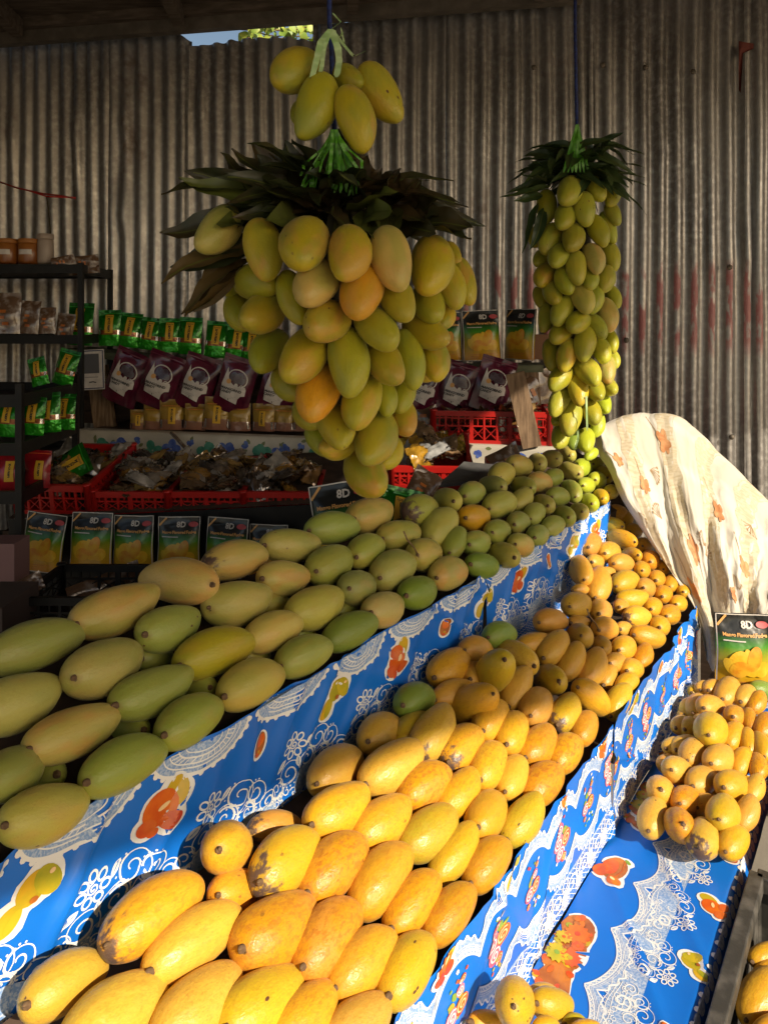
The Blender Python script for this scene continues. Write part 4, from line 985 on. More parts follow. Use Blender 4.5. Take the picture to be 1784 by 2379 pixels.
# low table top (u along, v = n to the right)
def table_fn(u, v, lift):
    z = 1.060 - lift - 0.004 * noise1(u * 5, v * 5, 2) - 0.003 * noise1(u * 13, v * 11, 4) - 0.004 * max(0, 1 - abs(noise1(u * 5 + v * 6, v * 3, 9)) * 9)
    e = max(0.0, v + 0.262) ; 
    return ns(v if v < -0.262 else -0.262 + e * 0.35, u, z + e * 0.95)
def table_print():
    D = Deco(); per = 0.130
    for k in range(0, 16):
        s = 0.885 + per * k
        cx = s - per / 2
    # wave lace with cusps towards the upright cloth: v axis is across
    wave_lace(D, 0.4, 2.6, per, -0.423, 0.030, ph=1.405 - 3 * per, flip=1)
    N = 300; us = [0.4 + 2.2 * i / N for i in range(N + 1)]
    D.it.append(([(u, -0.385) for u in us] + [(u, -0.338) for u in us], [(i, i + 1, N + 2 + i, N + 1 + i) for i in range(N)], HL, 1))
    for k in range(0, 18):
        s = 0.45 + per * k + 0.02
        D2 = Deco(); scroll_lace(D2, 0, 0, 0.80, 3)
        for vs_, fs, mt, ly in D2.it: D.it.append(([(s + x, -0.316 - y) for x, y in vs_], [tuple(reversed(f)) for f in fs], mt, ly))
        D.ribbon(spiral((s + 0.03, -0.362), 0.002, 0.016, 1.4, 1.0, 26), 0.0032, W_, 3); D.ribbon(spiral((s - 0.03, -0.352), 0.002, 0.013, 1.4, 2.0, 26, -1), 0.0030, W_, 3)
        flower(D, (s, -0.378), 0.008, LC, 3)
    for k in range(0, 10):
        s = 0.70 + 0.1465 * k
        fruit(D, ('orange', 'oval', 'pair')[(k + 1) % 3], s, -0.285, 0.80, 3)
    for k in range(-2, 6):
        s = 1.187 + 0.235 * k
        if k % 2 == 0: fruit_rot(D, 'bouquet', s, -0.468, 0.95)
        else: fruit_rot(D, 'peach', s, -0.462, 0.80)
    for k in range(60):
        s = 0.5 + k * 0.03; D.disc((s, -0.252 + 0.003 * math.sin(k)), 0.014, 0.010, LC, 2, 0, 10); D.disc((s + 0.015, -0.262), 0.006, 0.006, W_, 2, 0, 8)
    return D
def fruit_rot(D, kind, u, v, S):
    D2 = Deco(); fruit(D2, kind, 0, 0, S)
    for vs_, fs, mt, ly in D2.it:                     # long axis along the table
        D.it.append(([(u - y, v + x) for x, y in vs_], fs, mt, ly + 1))
o = make_cloth('tablecloth', 'blue fruit and lace oilcloth spread over the low table at the lower right', 0.35, 2.30, -0.498, -0.232, table_fn, table_print(), 160, 30)

# stall carpentry under the cloths
stall = empty('fruit_stall', (0, 0, 0)); tag(stall, 'dark wooden stepped fruit stall carrying the mango banks', 'stall')
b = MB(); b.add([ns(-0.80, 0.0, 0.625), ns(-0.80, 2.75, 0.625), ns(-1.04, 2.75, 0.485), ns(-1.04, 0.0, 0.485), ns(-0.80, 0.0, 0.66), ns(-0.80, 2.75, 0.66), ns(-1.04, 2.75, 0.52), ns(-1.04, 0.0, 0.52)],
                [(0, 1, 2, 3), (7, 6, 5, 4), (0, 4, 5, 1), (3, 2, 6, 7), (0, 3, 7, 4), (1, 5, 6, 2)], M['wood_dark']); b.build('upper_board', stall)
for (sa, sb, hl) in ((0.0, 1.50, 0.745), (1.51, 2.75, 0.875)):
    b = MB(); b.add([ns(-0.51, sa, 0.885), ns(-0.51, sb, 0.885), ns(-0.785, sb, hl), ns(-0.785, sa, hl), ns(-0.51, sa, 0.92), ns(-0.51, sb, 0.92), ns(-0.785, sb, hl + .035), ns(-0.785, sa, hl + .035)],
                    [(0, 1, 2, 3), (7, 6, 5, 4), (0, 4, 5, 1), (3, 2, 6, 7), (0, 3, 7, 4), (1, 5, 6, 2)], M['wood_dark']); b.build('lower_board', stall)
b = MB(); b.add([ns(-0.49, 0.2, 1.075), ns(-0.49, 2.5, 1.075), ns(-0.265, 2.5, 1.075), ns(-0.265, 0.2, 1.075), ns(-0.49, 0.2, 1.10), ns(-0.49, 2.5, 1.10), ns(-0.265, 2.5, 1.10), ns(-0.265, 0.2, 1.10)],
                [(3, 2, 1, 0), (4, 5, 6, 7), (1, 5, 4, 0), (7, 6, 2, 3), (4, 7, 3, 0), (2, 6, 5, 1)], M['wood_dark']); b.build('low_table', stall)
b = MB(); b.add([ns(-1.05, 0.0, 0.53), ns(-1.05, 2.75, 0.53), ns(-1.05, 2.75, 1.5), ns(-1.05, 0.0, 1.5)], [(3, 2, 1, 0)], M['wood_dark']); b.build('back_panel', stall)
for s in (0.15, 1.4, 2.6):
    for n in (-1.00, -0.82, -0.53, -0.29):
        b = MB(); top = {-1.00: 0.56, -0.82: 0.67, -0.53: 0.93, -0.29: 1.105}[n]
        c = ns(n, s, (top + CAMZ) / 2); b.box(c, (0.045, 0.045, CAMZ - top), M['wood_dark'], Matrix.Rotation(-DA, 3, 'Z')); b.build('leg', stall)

# cream cloth with brown leaf print thrown over the far end
cream = mat('cream_cloth', (0.62, 0.59, 0.53), 0.8, noise=(3.2, (0.56, 0.51, 0.43), 0.42, 0.56, (1.5, 1.5, 0.6)), bump=(320, 0.08), sheen=0.2)
leafp = mat('cloth_leaf_print', (0.46, 0.19, 0.075), 0.75, noise=(30, (0.58, 0.30, 0.14), 0.4, 0.6))
twigp = mat('cloth_twig_print', (0.36, 0.24, 0.13), 0.75)
CG0 = [(1405, 1010, 2.76), (1450, 988, 2.84), (1515, 972, 2.90), (1590, 985, 2.90), (1668, 1046, 2.84), (1738, 1122, 2.76), (1828, 1206, 2.66), (1905, 1262, 2.58)]
CG = [  # control grid in photo px + distance: rows from ridge to hem, columns left to right
    [(1376, 1000, 2.62), (1432, 976, 2.70), (1500, 966, 2.76), (1570, 985, 2.76), (1640, 1052, 2.70), (1710, 1130, 2.62), (1800, 1215, 2.52), (1880, 1270, 2.45)],
    [(1384, 1042, 2.50), (1445, 1035, 2.54), (1512, 1030, 2.58), (1580, 1058, 2.56), (1645, 1110, 2.50), (1712, 1182, 2.42), (1800, 1262, 2.34), (1885, 1320, 2.28)],
    [(1408, 1085, 2.42), (1462, 1100, 2.42), (1528, 1108, 2.42), (1592, 1136, 2.38), (1655, 1180, 2.34), (1720, 1240, 2.28), (1800, 1305, 2.20), (1885, 1360, 2.16)],
    [(1432, 1140, 2.38), (1486, 1170, 2.34), (1550, 1188, 2.32), (1608, 1218, 2.28), (1665, 1252, 2.24), (1726, 1298, 2.20), (1800, 1348, 2.14), (1885, 1395, 2.10)],
    [(1478, 1212, 2.34), (1524, 1252, 2.28), (1578, 1272, 2.24), (1630, 1300, 2.22), (1680, 1325, 2.18), (1734, 1358, 2.14), (1800, 1392, 2.10), (1885, 1430, 2.08)],
    [(1540, 1302, 2.28), (1570, 1345, 2.22), (1610, 1368, 2.19), (1652, 1388, 2.17), (1694, 1400, 2.14), (1742, 1415, 2.10), (1800, 1435, 2.07), (1885, 1462, 2.06)],
    [(1600, 1372, 2.22), (1616, 1420, 2.16), (1640, 1450, 2.14), (1668, 1450, 2.13), (1706, 1462, 2.10), (1748, 1472, 2.08), (1800, 1478, 2.06), (1885, 1494, 2.06)],
    [(1630, 1470, 2.14), (1640, 1520, 2.12), (1654, 1560, 2.11), (1676, 1530, 2.11), (1710, 1528, 2.09), (1750, 1530, 2.08), (1800, 1535, 2.06), (1885, 1540, 2.06)]]
CGP = [[pt(p[0], p[1], p[2]) + Vector((0.02, 0.06, -0.22)) for p in CG0], [pt(*p) for p in CG0]] + [[pt(*p) for p in row] for row in CG]
def cr1(p, t):
    n = len(p) - 1; x = min(max(t * n, 0), n - 1e-6); i = int(x); f = x - i
    a, b_, c, d = p[max(i - 1, 0)], p[i], p[i + 1], p[min(i + 2, n)]
    return 0.5 * ((2 * b_) + (c - a) * f + (2 * a - 5 * b_ + 4 * c - d) * f * f + (3 * b_ - a - 3 * c + d) * f ** 3)
def cream_fn(u, v, lift):
    u = min(max(u, 0), 1); v = min(max(v, 0), 1)
    uu = min(1, max(0, u + 0.020 * noise1(0.3, v * 9, 4) + 0.010 * noise1(2.3, v * 27, 4))); vv = min(1, max(0, v + 0.03 * noise1(u * 6, 0.2, 6) * (1 if v > 0.5 else 0.6)))
    P = cr1([cr1(r, uu) for r in CGP], vv)
    k = v ** 0.7
    ph = u * 3.6 + 0.30 * v + 0.55 * noise1(u * 2.2, v * 1.6, 1)
    w = 0.030 * (abs(math.sin(ph * 3.1416)) ** 0.9 - 0.5) * (0.70 + 0.40 * k)
    w += 0.012 * math.sin((u * 8.3 - 0.7 * v + 0.5 * noise1(u * 3, v * 3, 5)) * 6.283) * (0.25 + 0.6 * k) * (0.55 + 0.6 * noise1(u * 3, v * 3, 8))
    for (fu, fv, sd_, am) in ((7, 1.5, 3, 0.005), (11, 3, 13, 0.0035), (18, 7, 23, 0.0018)):
        q = noise1(u * fu + v * 1.3, v * fv - u * 2, sd_); w += am * max(0, 1 - abs(q) * 7.0)
    w += 0.008 * noise1(u * 6, v * 5, 3)
    e = max(0, 0.06 - u) / 0.06
    return P + Vector((-0.25, -0.75, 0.6)) * (w - 0.010 + lift) + Vector((0.02, 0.03, -0.02)) * e
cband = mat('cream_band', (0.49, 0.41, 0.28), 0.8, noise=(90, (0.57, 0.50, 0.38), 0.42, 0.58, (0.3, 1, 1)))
cm = MB(); cm.grid(lambda i, j: cream_fn(i, j, 0), 190, 150, cream)
cm.f = [tuple(reversed(f)) for f in cm.f]
D = Deco(); r5 = random.Random(11)
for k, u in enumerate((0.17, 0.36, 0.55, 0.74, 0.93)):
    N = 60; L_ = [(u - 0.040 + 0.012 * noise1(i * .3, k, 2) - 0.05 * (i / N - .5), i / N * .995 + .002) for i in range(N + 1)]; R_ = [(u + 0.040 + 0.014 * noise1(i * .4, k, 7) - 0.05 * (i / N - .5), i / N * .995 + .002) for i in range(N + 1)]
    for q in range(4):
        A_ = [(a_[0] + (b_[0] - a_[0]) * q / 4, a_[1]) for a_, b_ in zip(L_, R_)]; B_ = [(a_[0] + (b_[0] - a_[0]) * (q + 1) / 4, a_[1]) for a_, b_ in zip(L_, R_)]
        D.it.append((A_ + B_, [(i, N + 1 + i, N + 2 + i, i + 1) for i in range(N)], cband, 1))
for (u, v, S, rot) in ((0.36, 0.31, 0.036, 0.6), (0.20, 0.50, 0.030, 1.3), (0.60, 0.45, 0.034, 0.9), (0.40, 0.63, 0.040, 0.2), (0.72, 0.58, 0.034, 0.9), (0.30, 0.80, 0.036, 1.1), (0.80, 0.82, 0.034, 0.3), (0.62, 0.76, 0.026, 2.0), (0.10, 0.40, 0.026, 0.3), (0.92, 0.52, 0.034, 0.3)):
    pts_ = []
    for i in range(28):
        a = i / 28 * 6.283; q = S * (0.62 + 0.62 * abs(math.sin(a * 2.5 + 0.3)) ** 0.8) * (1 - 0.25 * math.cos(a))
        pts_.append((u + 0.72 * q * math.cos(a + rot), v + 1.0 * q * math.sin(a + rot)))
    D.fill(pts_, leafp, 3, (u, v))
    D.ribbon([(u - 0.02 * i * S * 20 * math.cos(rot), v - 0.02 * i * S * 20 * math.sin(rot) - 0.004 * i * i * 0.3) for i in range(7)], 0.0035, twigp, 2)
for k in range(9):
    u, v = r5.uniform(0.08, 0.95), r5.uniform(0.28, 0.9); a0 = r5.uniform(0, 6.28)
    for j in range(6):
        a = a0 + (j - 2.5) * 0.28; D.ribbon([(u, v), (u + 0.02 * math.cos(a), v + 0.022 * math.sin(a)), (u + 0.038 * math.cos(a + .1), v + 0.042 * math.sin(a + .1))], 0.0022, twigp, 2)
        D.disc((u + 0.042 * math.cos(a + .1), v + 0.046 * math.sin(a + .1)), 0.004, 0.005, twigp, 2, 0, 6)
D.emit(cm, cream_fn, 0.0009, lambda u, v: 0.0 < u < 1 and 0 < v < 1)
cm.f = [tuple(f) for f in cm.f]
o = cm.build('cream_cloth'); tag(o, 'cream cloth printed with brown leaves draped over the far heap', 'cloth')
# ------------------------------------------------------------------ lettering
_tc = {}
def text2d(s, bold=0.0):
    if (s, bold) in _tc: return _tc[(s, bold)]
    cu = bpy.data.curves.new('lettering', 'FONT'); cu.body = s; cu.size = 1.0; cu.offset = bold; cu.resolution_u = 2
    ob = bpy.data.objects.new('lettering', cu); COL.objects.link(ob)
    dg = bpy.context.evaluated_depsgraph_get(); ev = ob.evaluated_get(dg); me = ev.to_mesh()
    vs_ = [(v.co.x, v.co.y) for v in me.vertices]; fs = [tuple(p.vertices) for p in me.polygons]
    ev.to_mesh_clear(); bpy.data.objects.remove(ob); bpy.data.curves.remove(cu)
    x0 = min(v[0] for v in vs_); x1 = max(v[0] for v in vs_)
    _tc[(s, bold)] = ([(v[0] - x0, v[1]) for v in vs_], fs, x1 - x0); return _tc[(s, bold)]
def put_text(D, s, x, y, width, mt, layer, bold=0.01, rot=0.0, hscale=None):
    vs_, fs, w = text2d(s, bold); k = width / w; kh = hscale or k; cr, sr = math.cos(rot), math.sin(rot)
    D.it.append(([(x + p[0] * k * cr - p[1] * kh * sr, y + p[0] * k * sr + p[1] * kh * cr) for p in vs_], [tuple(reversed(f)) for f in fs], mt, layer))

# ------------------------------------------------------------------ pouches
def grad_mat(name, stops, rough=0.3, axis='Z', coat=0.3, bumpk=0.3):
    """printed film: bands of colour by height on the pack (object coordinates in metres)"""
    m = bpy.data.materials.new(name); m.use_nodes = True; nt = m.node_tree; n = nt.nodes; b = n['Principled BSDF']
    tc = n.new('ShaderNodeTexCoord'); sx = n.new('ShaderNodeSeparateXYZ'); nt.links.new(tc.outputs['Object'], sx.inputs[0])
    r = n.new('ShaderNodeValToRGB'); e = r.color_ramp.elements
    while len(e) < len(stops): e.new(0.5)
    for el, (p, c) in zip(e, stops): el.position = p; el.color = (*c, 1)
    mr = n.new('ShaderNodeMapRange'); mr.inputs[2].default_value = 0.25; nt.links.new(sx.outputs['Z'], mr.inputs[0])
    nt.links.new(mr.outputs[0], r.inputs[0]); nt.links.new(r.outputs[0], b.inputs['Base Color'])
    b.inputs['Roughness'].default_value = rough; b.inputs['Coat Weight'].default_value = coat; b.inputs['Coat Roughness'].default_value = 0.08
    nz = n.new('ShaderNodeTexNoise'); nz.inputs['Scale'].default_value = 22; nz.inputs['Detail'].default_value = 2; nt.links.new(tc.outputs['Object'], nz.inputs['Vector'])
    bp = n.new('ShaderNodeBump'); bp.inputs['Strength'].default_value = bumpk; bp.inputs['Distance'].default_value = 0.02
    nt.links.new(nz.outputs[0], bp.inputs['Height']); nt.links.new(bp.outputs[0], b.inputs['Normal'])
    return m
q = lambda h: h / 0.25
M['pk_mango'] = grad_mat('mango_pack_film', [(0, (0.50, 0.22, 0.01)), (q(.02), (0.52, 0.26, 0.01)), (q(.075), (0.42, 0.33, 0.01)), (q(.115), (0.05, 0.22, 0.012)), (q(.140), (0.012, 0.06, 0.012)), (q(.150), (0.012, 0.013, 0.012))])
M['pk_side'] = grad_mat('mango_pack_side', [(0, (0.30, 0.13, 0.02)), (q(.12), (0.22, 0.08, 0.015)), (q(.16), (0.012, 0.012, 0.012))])
M['pk_green'] = grad_mat('green_foil', [(0, (0.02, 0.30, 0.01)), (q(.060), (0.03, 0.36, 0.012)), (q(.061), (0.28, 0.09, 0.03)), (q(.085), (0.30, 0.10, 0.03)), (q(.086), (0.02, 0.24, 0.01)), (q(.16), (0.01, 0.14, 0.008))], 0.22, bumpk=0.6)
for nme in ('pk_green',):
    M[nme].node_tree.nodes['Principled BSDF'].inputs['Metallic'].default_value = 0.35
M['pk_purple'] = mat('purple_film', (0.105, 0.010, 0.028), 0.2, coat=0.5, noise=(14, (0.05, 0.006, 0.02), 0.4, 0.65), bump=(18, 0.5))
M['pk_gold'] = grad_mat('gold_film', [(0, (0.26, 0.12, 0.08)), (q(.05), (0.26, 0.13, 0.08)), (q(.052), (0.33, 0.20, 0.03)), (q(.10), (0.38, 0.24, 0.04)), (q(.12), (0.25, 0.15, 0.03))], 0.25, bumpk=0.5)
M['pk_red'] = mat('red_film', (0.34, 0.012, 0.02), 0.22, coat=0.4, noise=(14, (0.20, 0.008, 0.012), 0.4, 0.65), bump=(18, 0.5))
M['silver'] = mat('silver_foil', (0.7, 0.7, 0.72), 0.22, metal=0.9, bump=(30, 0.4))
M['paper'] = mat('label_paper', (0.62, 0.58, 0.54), 0.5, noise=(30, (0.52, 0.48, 0.45), 0.4, 0.6))
M['ink'] = mat('black_ink', (0.02, 0.018, 0.016), 0.5)
M['ink_b'] = mat('grey_ink', (0.25, 0.24, 0.23), 0.5)
M['yel_label'] = mat('yellow_label', (0.62, 0.36, 0.02), 0.5)
M['gold_ink'] = mat('gold_print', (0.62, 0.33, 0.10), 0.45)
M['clear'] = mat('clear_film', (0.13, 0.075, 0.045), 0.12, coat=0.8, noise=(22, (0.34, 0.29, 0.25), 0.52, 0.70), bump=(34, 0.8))  # sparse pale noise paints the shiny highlights into the film colour
M['border'] = mat('pale_seal', (0.55, 0.52, 0.48), 0.35)

def pouch_mesh(w, h, t, mt, seed, gusset=True, wave=0.004, pinch=0.03, droop=0.0, mside=None):
    def F(u, v, side, lift=0.0):
        x = 2 * u / w; y = v / h
        ed = max(0.0, 1 - abs(x) ** 3.0)
        pr = (0.62 + 0.38 * min(1, y / 0.3) if gusset else math.sin(math.pi * min(1, max(0, y))) ** 0.6) * max(0.0, 1 - max(0, (y - 0.45) / 0.45) ** 1.6) if y < 0.90 else 0.0
        z = t / 2 * ed * pr + wave * noise1(u * 16, v * 14, seed) * (0.3 + ed)
        xx = u * (1 - pinch * math.sin(math.pi * min(1, y)) ** 2 + 0.02 * noise1(v * 12, 0, seed + 2))
        return Vector((xx, -z * side - lift * side + wave * 1.5 * noise1(u * 7, v * 6, seed + 7), v + 0.002 * noise1(u * 20, 3, seed)))
    m = MB()
    for sd in (1, -1):
        k = len(m.f); m.grid(lambda i, j, sd=sd: F(-w / 2 + w * i, h * j, sd), 14, 18, mt)
        if sd == -1: m.f[k:] = [tuple(reversed(f)) for f in m.f[k:]]
    k = len(m.f); m.grid(lambda i, j: F(-w / 2 + w * i, 0, 1).lerp(F(-w / 2 + w * i, 0, -1), j), 14, 1, mt); m.f[k:] = [tuple(reversed(f)) for f in m.f[k:]]
    return m, F
def print_mesh(D, F):
    m = MB(); D.emit(m, lambda u, v, l: F(u, v, 1, l + 0.0035), 0.0008); m.f = [tuple(reversed(f)) for f in m.f]; return m
KINDS = {}
def rect(x0, y0, x1, y1, n=5):
    P = []
    for (a, b_) in (((x0, y0), (x1, y0)), ((x1, y0), (x1, y1)), ((x1, y1), (x0, y1)), ((x0, y1), (x0, y0))):
        P += [(a[0] + (b_[0] - a[0]) * i / n, a[1] + (b_[1] - a[1]) * i / n) for i in range(n)]
    return P
def kind(name, seed):
    if (name, seed) in KINDS: return KINDS[(name, seed)]
    D = Deco(); parts = []
    if name == 'mango':
        w, h = 0.148, 0.20; m, F = pouch_mesh(w, h, 0.05, M['pk_mango'], seed)
        D.ribbon(rect(-w / 2 + .002, .002, w / 2 - .002, h - .002, 14), 0.0028, M['border'], 1, True)
        D.ribbon([(-0.070, 0.168), (-0.045, 0.196)], 0.006, M['gold_ink'], 1)
        put_text(D, '8D', -0.008, 0.164, 0.032, M['border'], 2, 0.03)
        D.fill(ell((0.050, 0.173), 0.017, 0.009, 0, 20), mat('pink_badge', (0.42, 0.06, 0.07), 0.5), 2)
        put_text(D, 'Mango', -0.058, 0.143, 0.034, M['gold_ink'], 2, 0.035); put_text(D, 'Flavored', -0.021, 0.1425, 0.046, M['gold_ink'], 2, 0.035); put_text(D, 'Fudge', 0.028, 0.142, 0.034, M['gold_ink'], 2, 0.035)
        D.ribbon([(-0.058, 0.132), (-0.02, 0.1315), (0.0, 0.131)], 0.003, M['border'], 2)
        fy = mat('pack_fruit', (0.62, 0.34, 0.012), 0.35, noise=(34, (0.66, 0.44, 0.03), 0.4, 0.62)); fo = mat('pack_fruit_dark', (0.55, 0.22, 0.008), 0.35, noise=(40, (0.60, 0.34, 0.02), 0.4, 0.6))
        for (x, y, rx, ry, rot, k) in ((-0.018, 0.078, 0.032, 0.030, 0.4, 0), (0.020, 0.088, 0.019, 0.034, -0.3, 1), (-0.020, 0.060, 0.026, 0.022, 0.2, 1), (0.012, 0.062, 0.028, 0.021, -0.2, 0), (0.040, 0.060, 0.020, 0.022, -0.6, 0), (-0.044, 0.066, 0.013, 0.024, 0.5, 0), (0.005, 0.100, 0.009, 0.014, 0.5, 0)):
            D.disc((x, y), rx, ry, fo if k else fy, 2 + k, rot, 16)
        for i in range(3): D.ribbon([(-0.05 + 0.012 * j, 0.026 - 0.007 * i) for j in range(9 - i)], 0.0016, M['f_br'], 2)
    elif name == 'green':
        w, h = 0.125, 0.195; m, F = pouch_mesh(w, h, 0.05, M['pk_green'], seed, wave=0.006)
        D.fill(rect(-.022, .068, .022, .168), M['yel_label'], 1)
        put_text(D, 'Special', -.018, .156, .036, M['ink'], 2, 0.01)
        for i, ch in enumerate('MANGOES'): put_text(D, ch, -.007 + (0.002 if i else -0.001), .140 - .0105 * i, 0.0125, M['ink'], 2, 0.03)
        for sx in (-1, 1): D.fill(rect(sx * .052 - .006, .061, sx * .052 + .006, .086), M['silver'], 1)
        D.ribbon([(-.06 + .012 * i, .176 + 0.0006 * math.sin(i)) for i in range(11)], 0.004, mat('seal_green', (0.03, 0.30, 0.03), 0.25, coat=0.4), 1)
    elif name == 'purple':
        w, h = 0.165, 0.25; m, F = pouch_mesh(w, h, 0.045, M['pk_purple'], seed, True, 0.006)
        for lab in ([(-.060, .120), (.056, .120), (.058, .092), (.040, .086), (.030, .070), (.028, .046), (-.052, .060)], [(-.060, .119), (-.050, .196), (-.034, .150), (-.014, .128), (.004, .119)], [(.004, .119), (.020, .126), (.050, .130), (.056, .119)]):
            lab = [(a_[0] + (b_[0] - a_[0]) * q_ / 6, a_[1] + (b_[1] - a_[1]) * q_ / 6) for a_, b_ in zip(lab, lab[1:] + lab[:1]) for q_ in range(6)]
            D.fill(lab, M['paper'], 1)
        D.ring((0.006, .158), .046, .036, .005, M['paper'], 1, -0.3, 24)
        dk = mat('pack_seed', (0.045, 0.02, 0.03), 0.3, coat=0.5, noise=(60, (0.09, 0.07, 0.09), 0.4, 0.6))
        for (x, y, R) in ((-.012, .165, .018), (.014, .170, .016), (.006, .150, .016), (.028, .152, .015), (-.022, .150, .011)): D.disc((x, y), R, R, dk, 2, 0, 12)
        D.disc((-.030, .137), .011, .011, M['gold_ink'], 3, 0, 14); D.ring((.034, .124), .010, .010, .003, M['paper'], 3, 0, 14); D.disc((.008, .128), .009, .009, M['paper'], 3, 0, 12)
        put_text(D, 'MANGORIND', -.056, .100, .096, M['ink'], 2, 0.04); put_text(D, 'CANDY', -.057, .086, .052, M['ink'], 2, 0.04)
        for i in range(3): D.ribbon([(-.055, .080 - .006 * i), (0.02 - .01 * i, .077 - .006 * i)], .0014, M['ink_b'], 2)
        D.ribbon([(-.012, .064), (-.010, .055)], .003, M['ink'], 2)
        D.ribbon([(-.08 + .016 * i, .232 + .001 * math.sin(i)) for i in range(11)], .004, mat('zip_seal', (0.16, 0.03, 0.06), 0.25, coat=0.5), 1)
    elif name == 'gold':
        w, h = 0.125, 0.15; m, F = pouch_mesh(w, h, 0.05, M['pk_gold'], seed, True, 0.006)
        D.ribbon([(-.05 + .01 * i, .118) for i in range(11)], .003, M['f_br'], 1)
        for sx in (-1, 1): D.fill(rect(sx * .052 - .004, .01, sx * .052 + .004, .05), M['silver'], 1)
        if seed % 2:
            D.fill(rect(-.018, .030, .018, .11), M['yel_label'], 2)
            for i, ch in enumerate('BARQUES'[:7] if False else 'MANGOES'): put_text(D, ch, -.005, .094 - .009 * i, .010, M['ink'], 3, 0.03)
    elif name == 'red':
        w, h = 0.165, 0.22; m, F = pouch_mesh(w, h, 0.05, M['pk_red'], seed, True, 0.006)
        D.fill(rect(-.005, .05, .045, .16), M['yel_label'], 1)
        for i, ch in enumerate('MANGOES'): put_text(D, ch, .014, .135 - .0105 * i, 0.0125, M['ink'], 2, 0.03)
        D.ribbon([(-.08 + .016 * i, .202) for i in range(11)], .004, M['f_red'], 1)
    elif name == 'clear':
        w, h = 0.13, 0.20; m, F = pouch_mesh(w, h, 0.05, M['clear'], seed, True, 0.010)
        for i in range(3): D.fill([(x + .02 * math.cos(i * 2), y) for x, y in rect(-.03 + .01 * i, .04 + .03 * i, .0 + .01 * i, .055 + .03 * i)], M['f_br'], 1)
    KINDS[(name, seed)] = (m.mesh(name + '_pouch'), print_mesh(D, F).mesh('front_print')); return KINDS[(name, seed)]
def pouch(nm, seed, px, py, Y, wpx, roll=0.0, yaw=0.0, lean=0.0, label='', group=None, base_w=0.14, cat='pouch'):
    """px,py: middle of the bottom edge in the photo; wpx: width in photo px"""
    me, pr = kind(nm, seed); o = bpy.data.objects.new('snack_pouch', me); COL.objects.link(o)
    s = wpx / FPX * Y / base_w * rnd.uniform(.96, 1.04); roll += rnd.uniform(-2.5, 2.5); lean += rnd.uniform(-3, 2)
    o.location = pt(px, py, Y); o.scale = (s, s, s); o.rotation_euler = (math.radians(lean), math.radians(roll), math.radians(yaw))
    c = bpy.data.objects.new('front_print', pr); COL.objects.link(c); c.parent = o
    return tag(o, label, cat, group)
def yf(px, off): a = (px - 892) / FPX; return (3.574 - off) / (1 + 0.159 * a)      # distance of a plane standing 'off' metres before the wall

# shelf stand: board, posts, braces
stand = empty('shelf_stand', (0, 0, 0)); tag(stand, 'rough wooden shelf stand with a greenish board against the metal wall', 'shelf')
M['board'] = mat('green_grey_board', (0.085, 0.10, 0.055), 0.75, noise=(11, (0.14, 0.15, 0.09), 0.4, 0.65, (1, 4, 4)))
bd = MB()
pa, pb_, pc = pt(150, 809, yf(150, .36)), pt(600, 857, yf(600, .36)), pt(1262, 848, yf(1262, .36))
for a_, b_ in ((pa, pb_), (pb_, pc)):
    back = Vector((0.159, 1, 0)).normalized() * 0.26
    th = Vector((0, 0, -0.030))
    vs_ = [a_, b_, b_ + back, a_ + back]; vs_ += [p + th for p in vs_]
    bd.add(vs_, [(0, 1, 2, 3), (7, 6, 5, 4), (0, 4, 5, 1), (1, 5, 6, 2), (2, 6, 7, 3), (3, 7, 4, 0)], M['board'])
bd.build('shelf_board', stand)
def post(ax, ay, bx, by, off, w, mt):
    m = MB(); m.bar(pt(ax, ay, yf(ax, off)), pt(bx, by, yf(bx, off)), w, 0.03, mt, Vector((0.159, 1, 0))); m.build('post', stand)
post(1196, 866, 1236, 1038, .565, 0.075, M['wood']); post(1232, 862, 1246, 1030, .14, 0.07, M['wood']); post(226, 850, 246, 1000, .33, 0.10, M['wood']); post(1100, 850, 1104, 1000, .12, 0.05, M['wood_dark'])
m = MB(); m.bar(pt(1105, 870, yf(1105, .17)), pt(1240, 990, yf(1240, .17)), 0.06, 0.025, M['wood'], Vector((0, 1, 0))); m.build('brace', stand)
m = MB(); m.bar(pt(640, 868, yf(640, .12)), pt(640, 1000, yf(640, .12)), 0.06, 0.03, M['wood_dark'], Vector((0, 1, 0))); m.build('post', stand)
m = MB(); m.box(pt(640, 930, yf(640, .09)), (2.1, 0.012, 0.26), M['wood_dark'], Matrix.Rotation(-math.atan(.159), 3, 'Z')); m.build('back_board', stand)

# green pouches on the shelf
gx = [(184, 802, 62, 1), (256, 803, 52, 2), (297, 806, 52, 3), (345, 812, 50, 1), (393, 818, 52, 2), (440, 823, 54, 3), (500, 830, 54, 1), (545, 836, 52, 2), (582, 842, 50, 3)]
for i, (x, y, w, sd_) in enumerate(gx):
    pouch('green', sd_, x, y, yf(x, .30), w, rnd.uniform(-2, 3) + 3, rnd.uniform(-14, 10), -3, f'shiny green pouch with yellow label, {ORD[i + 1]} from the left on the wooden shelf', 'green pouches lined up on the shelf', 0.125)
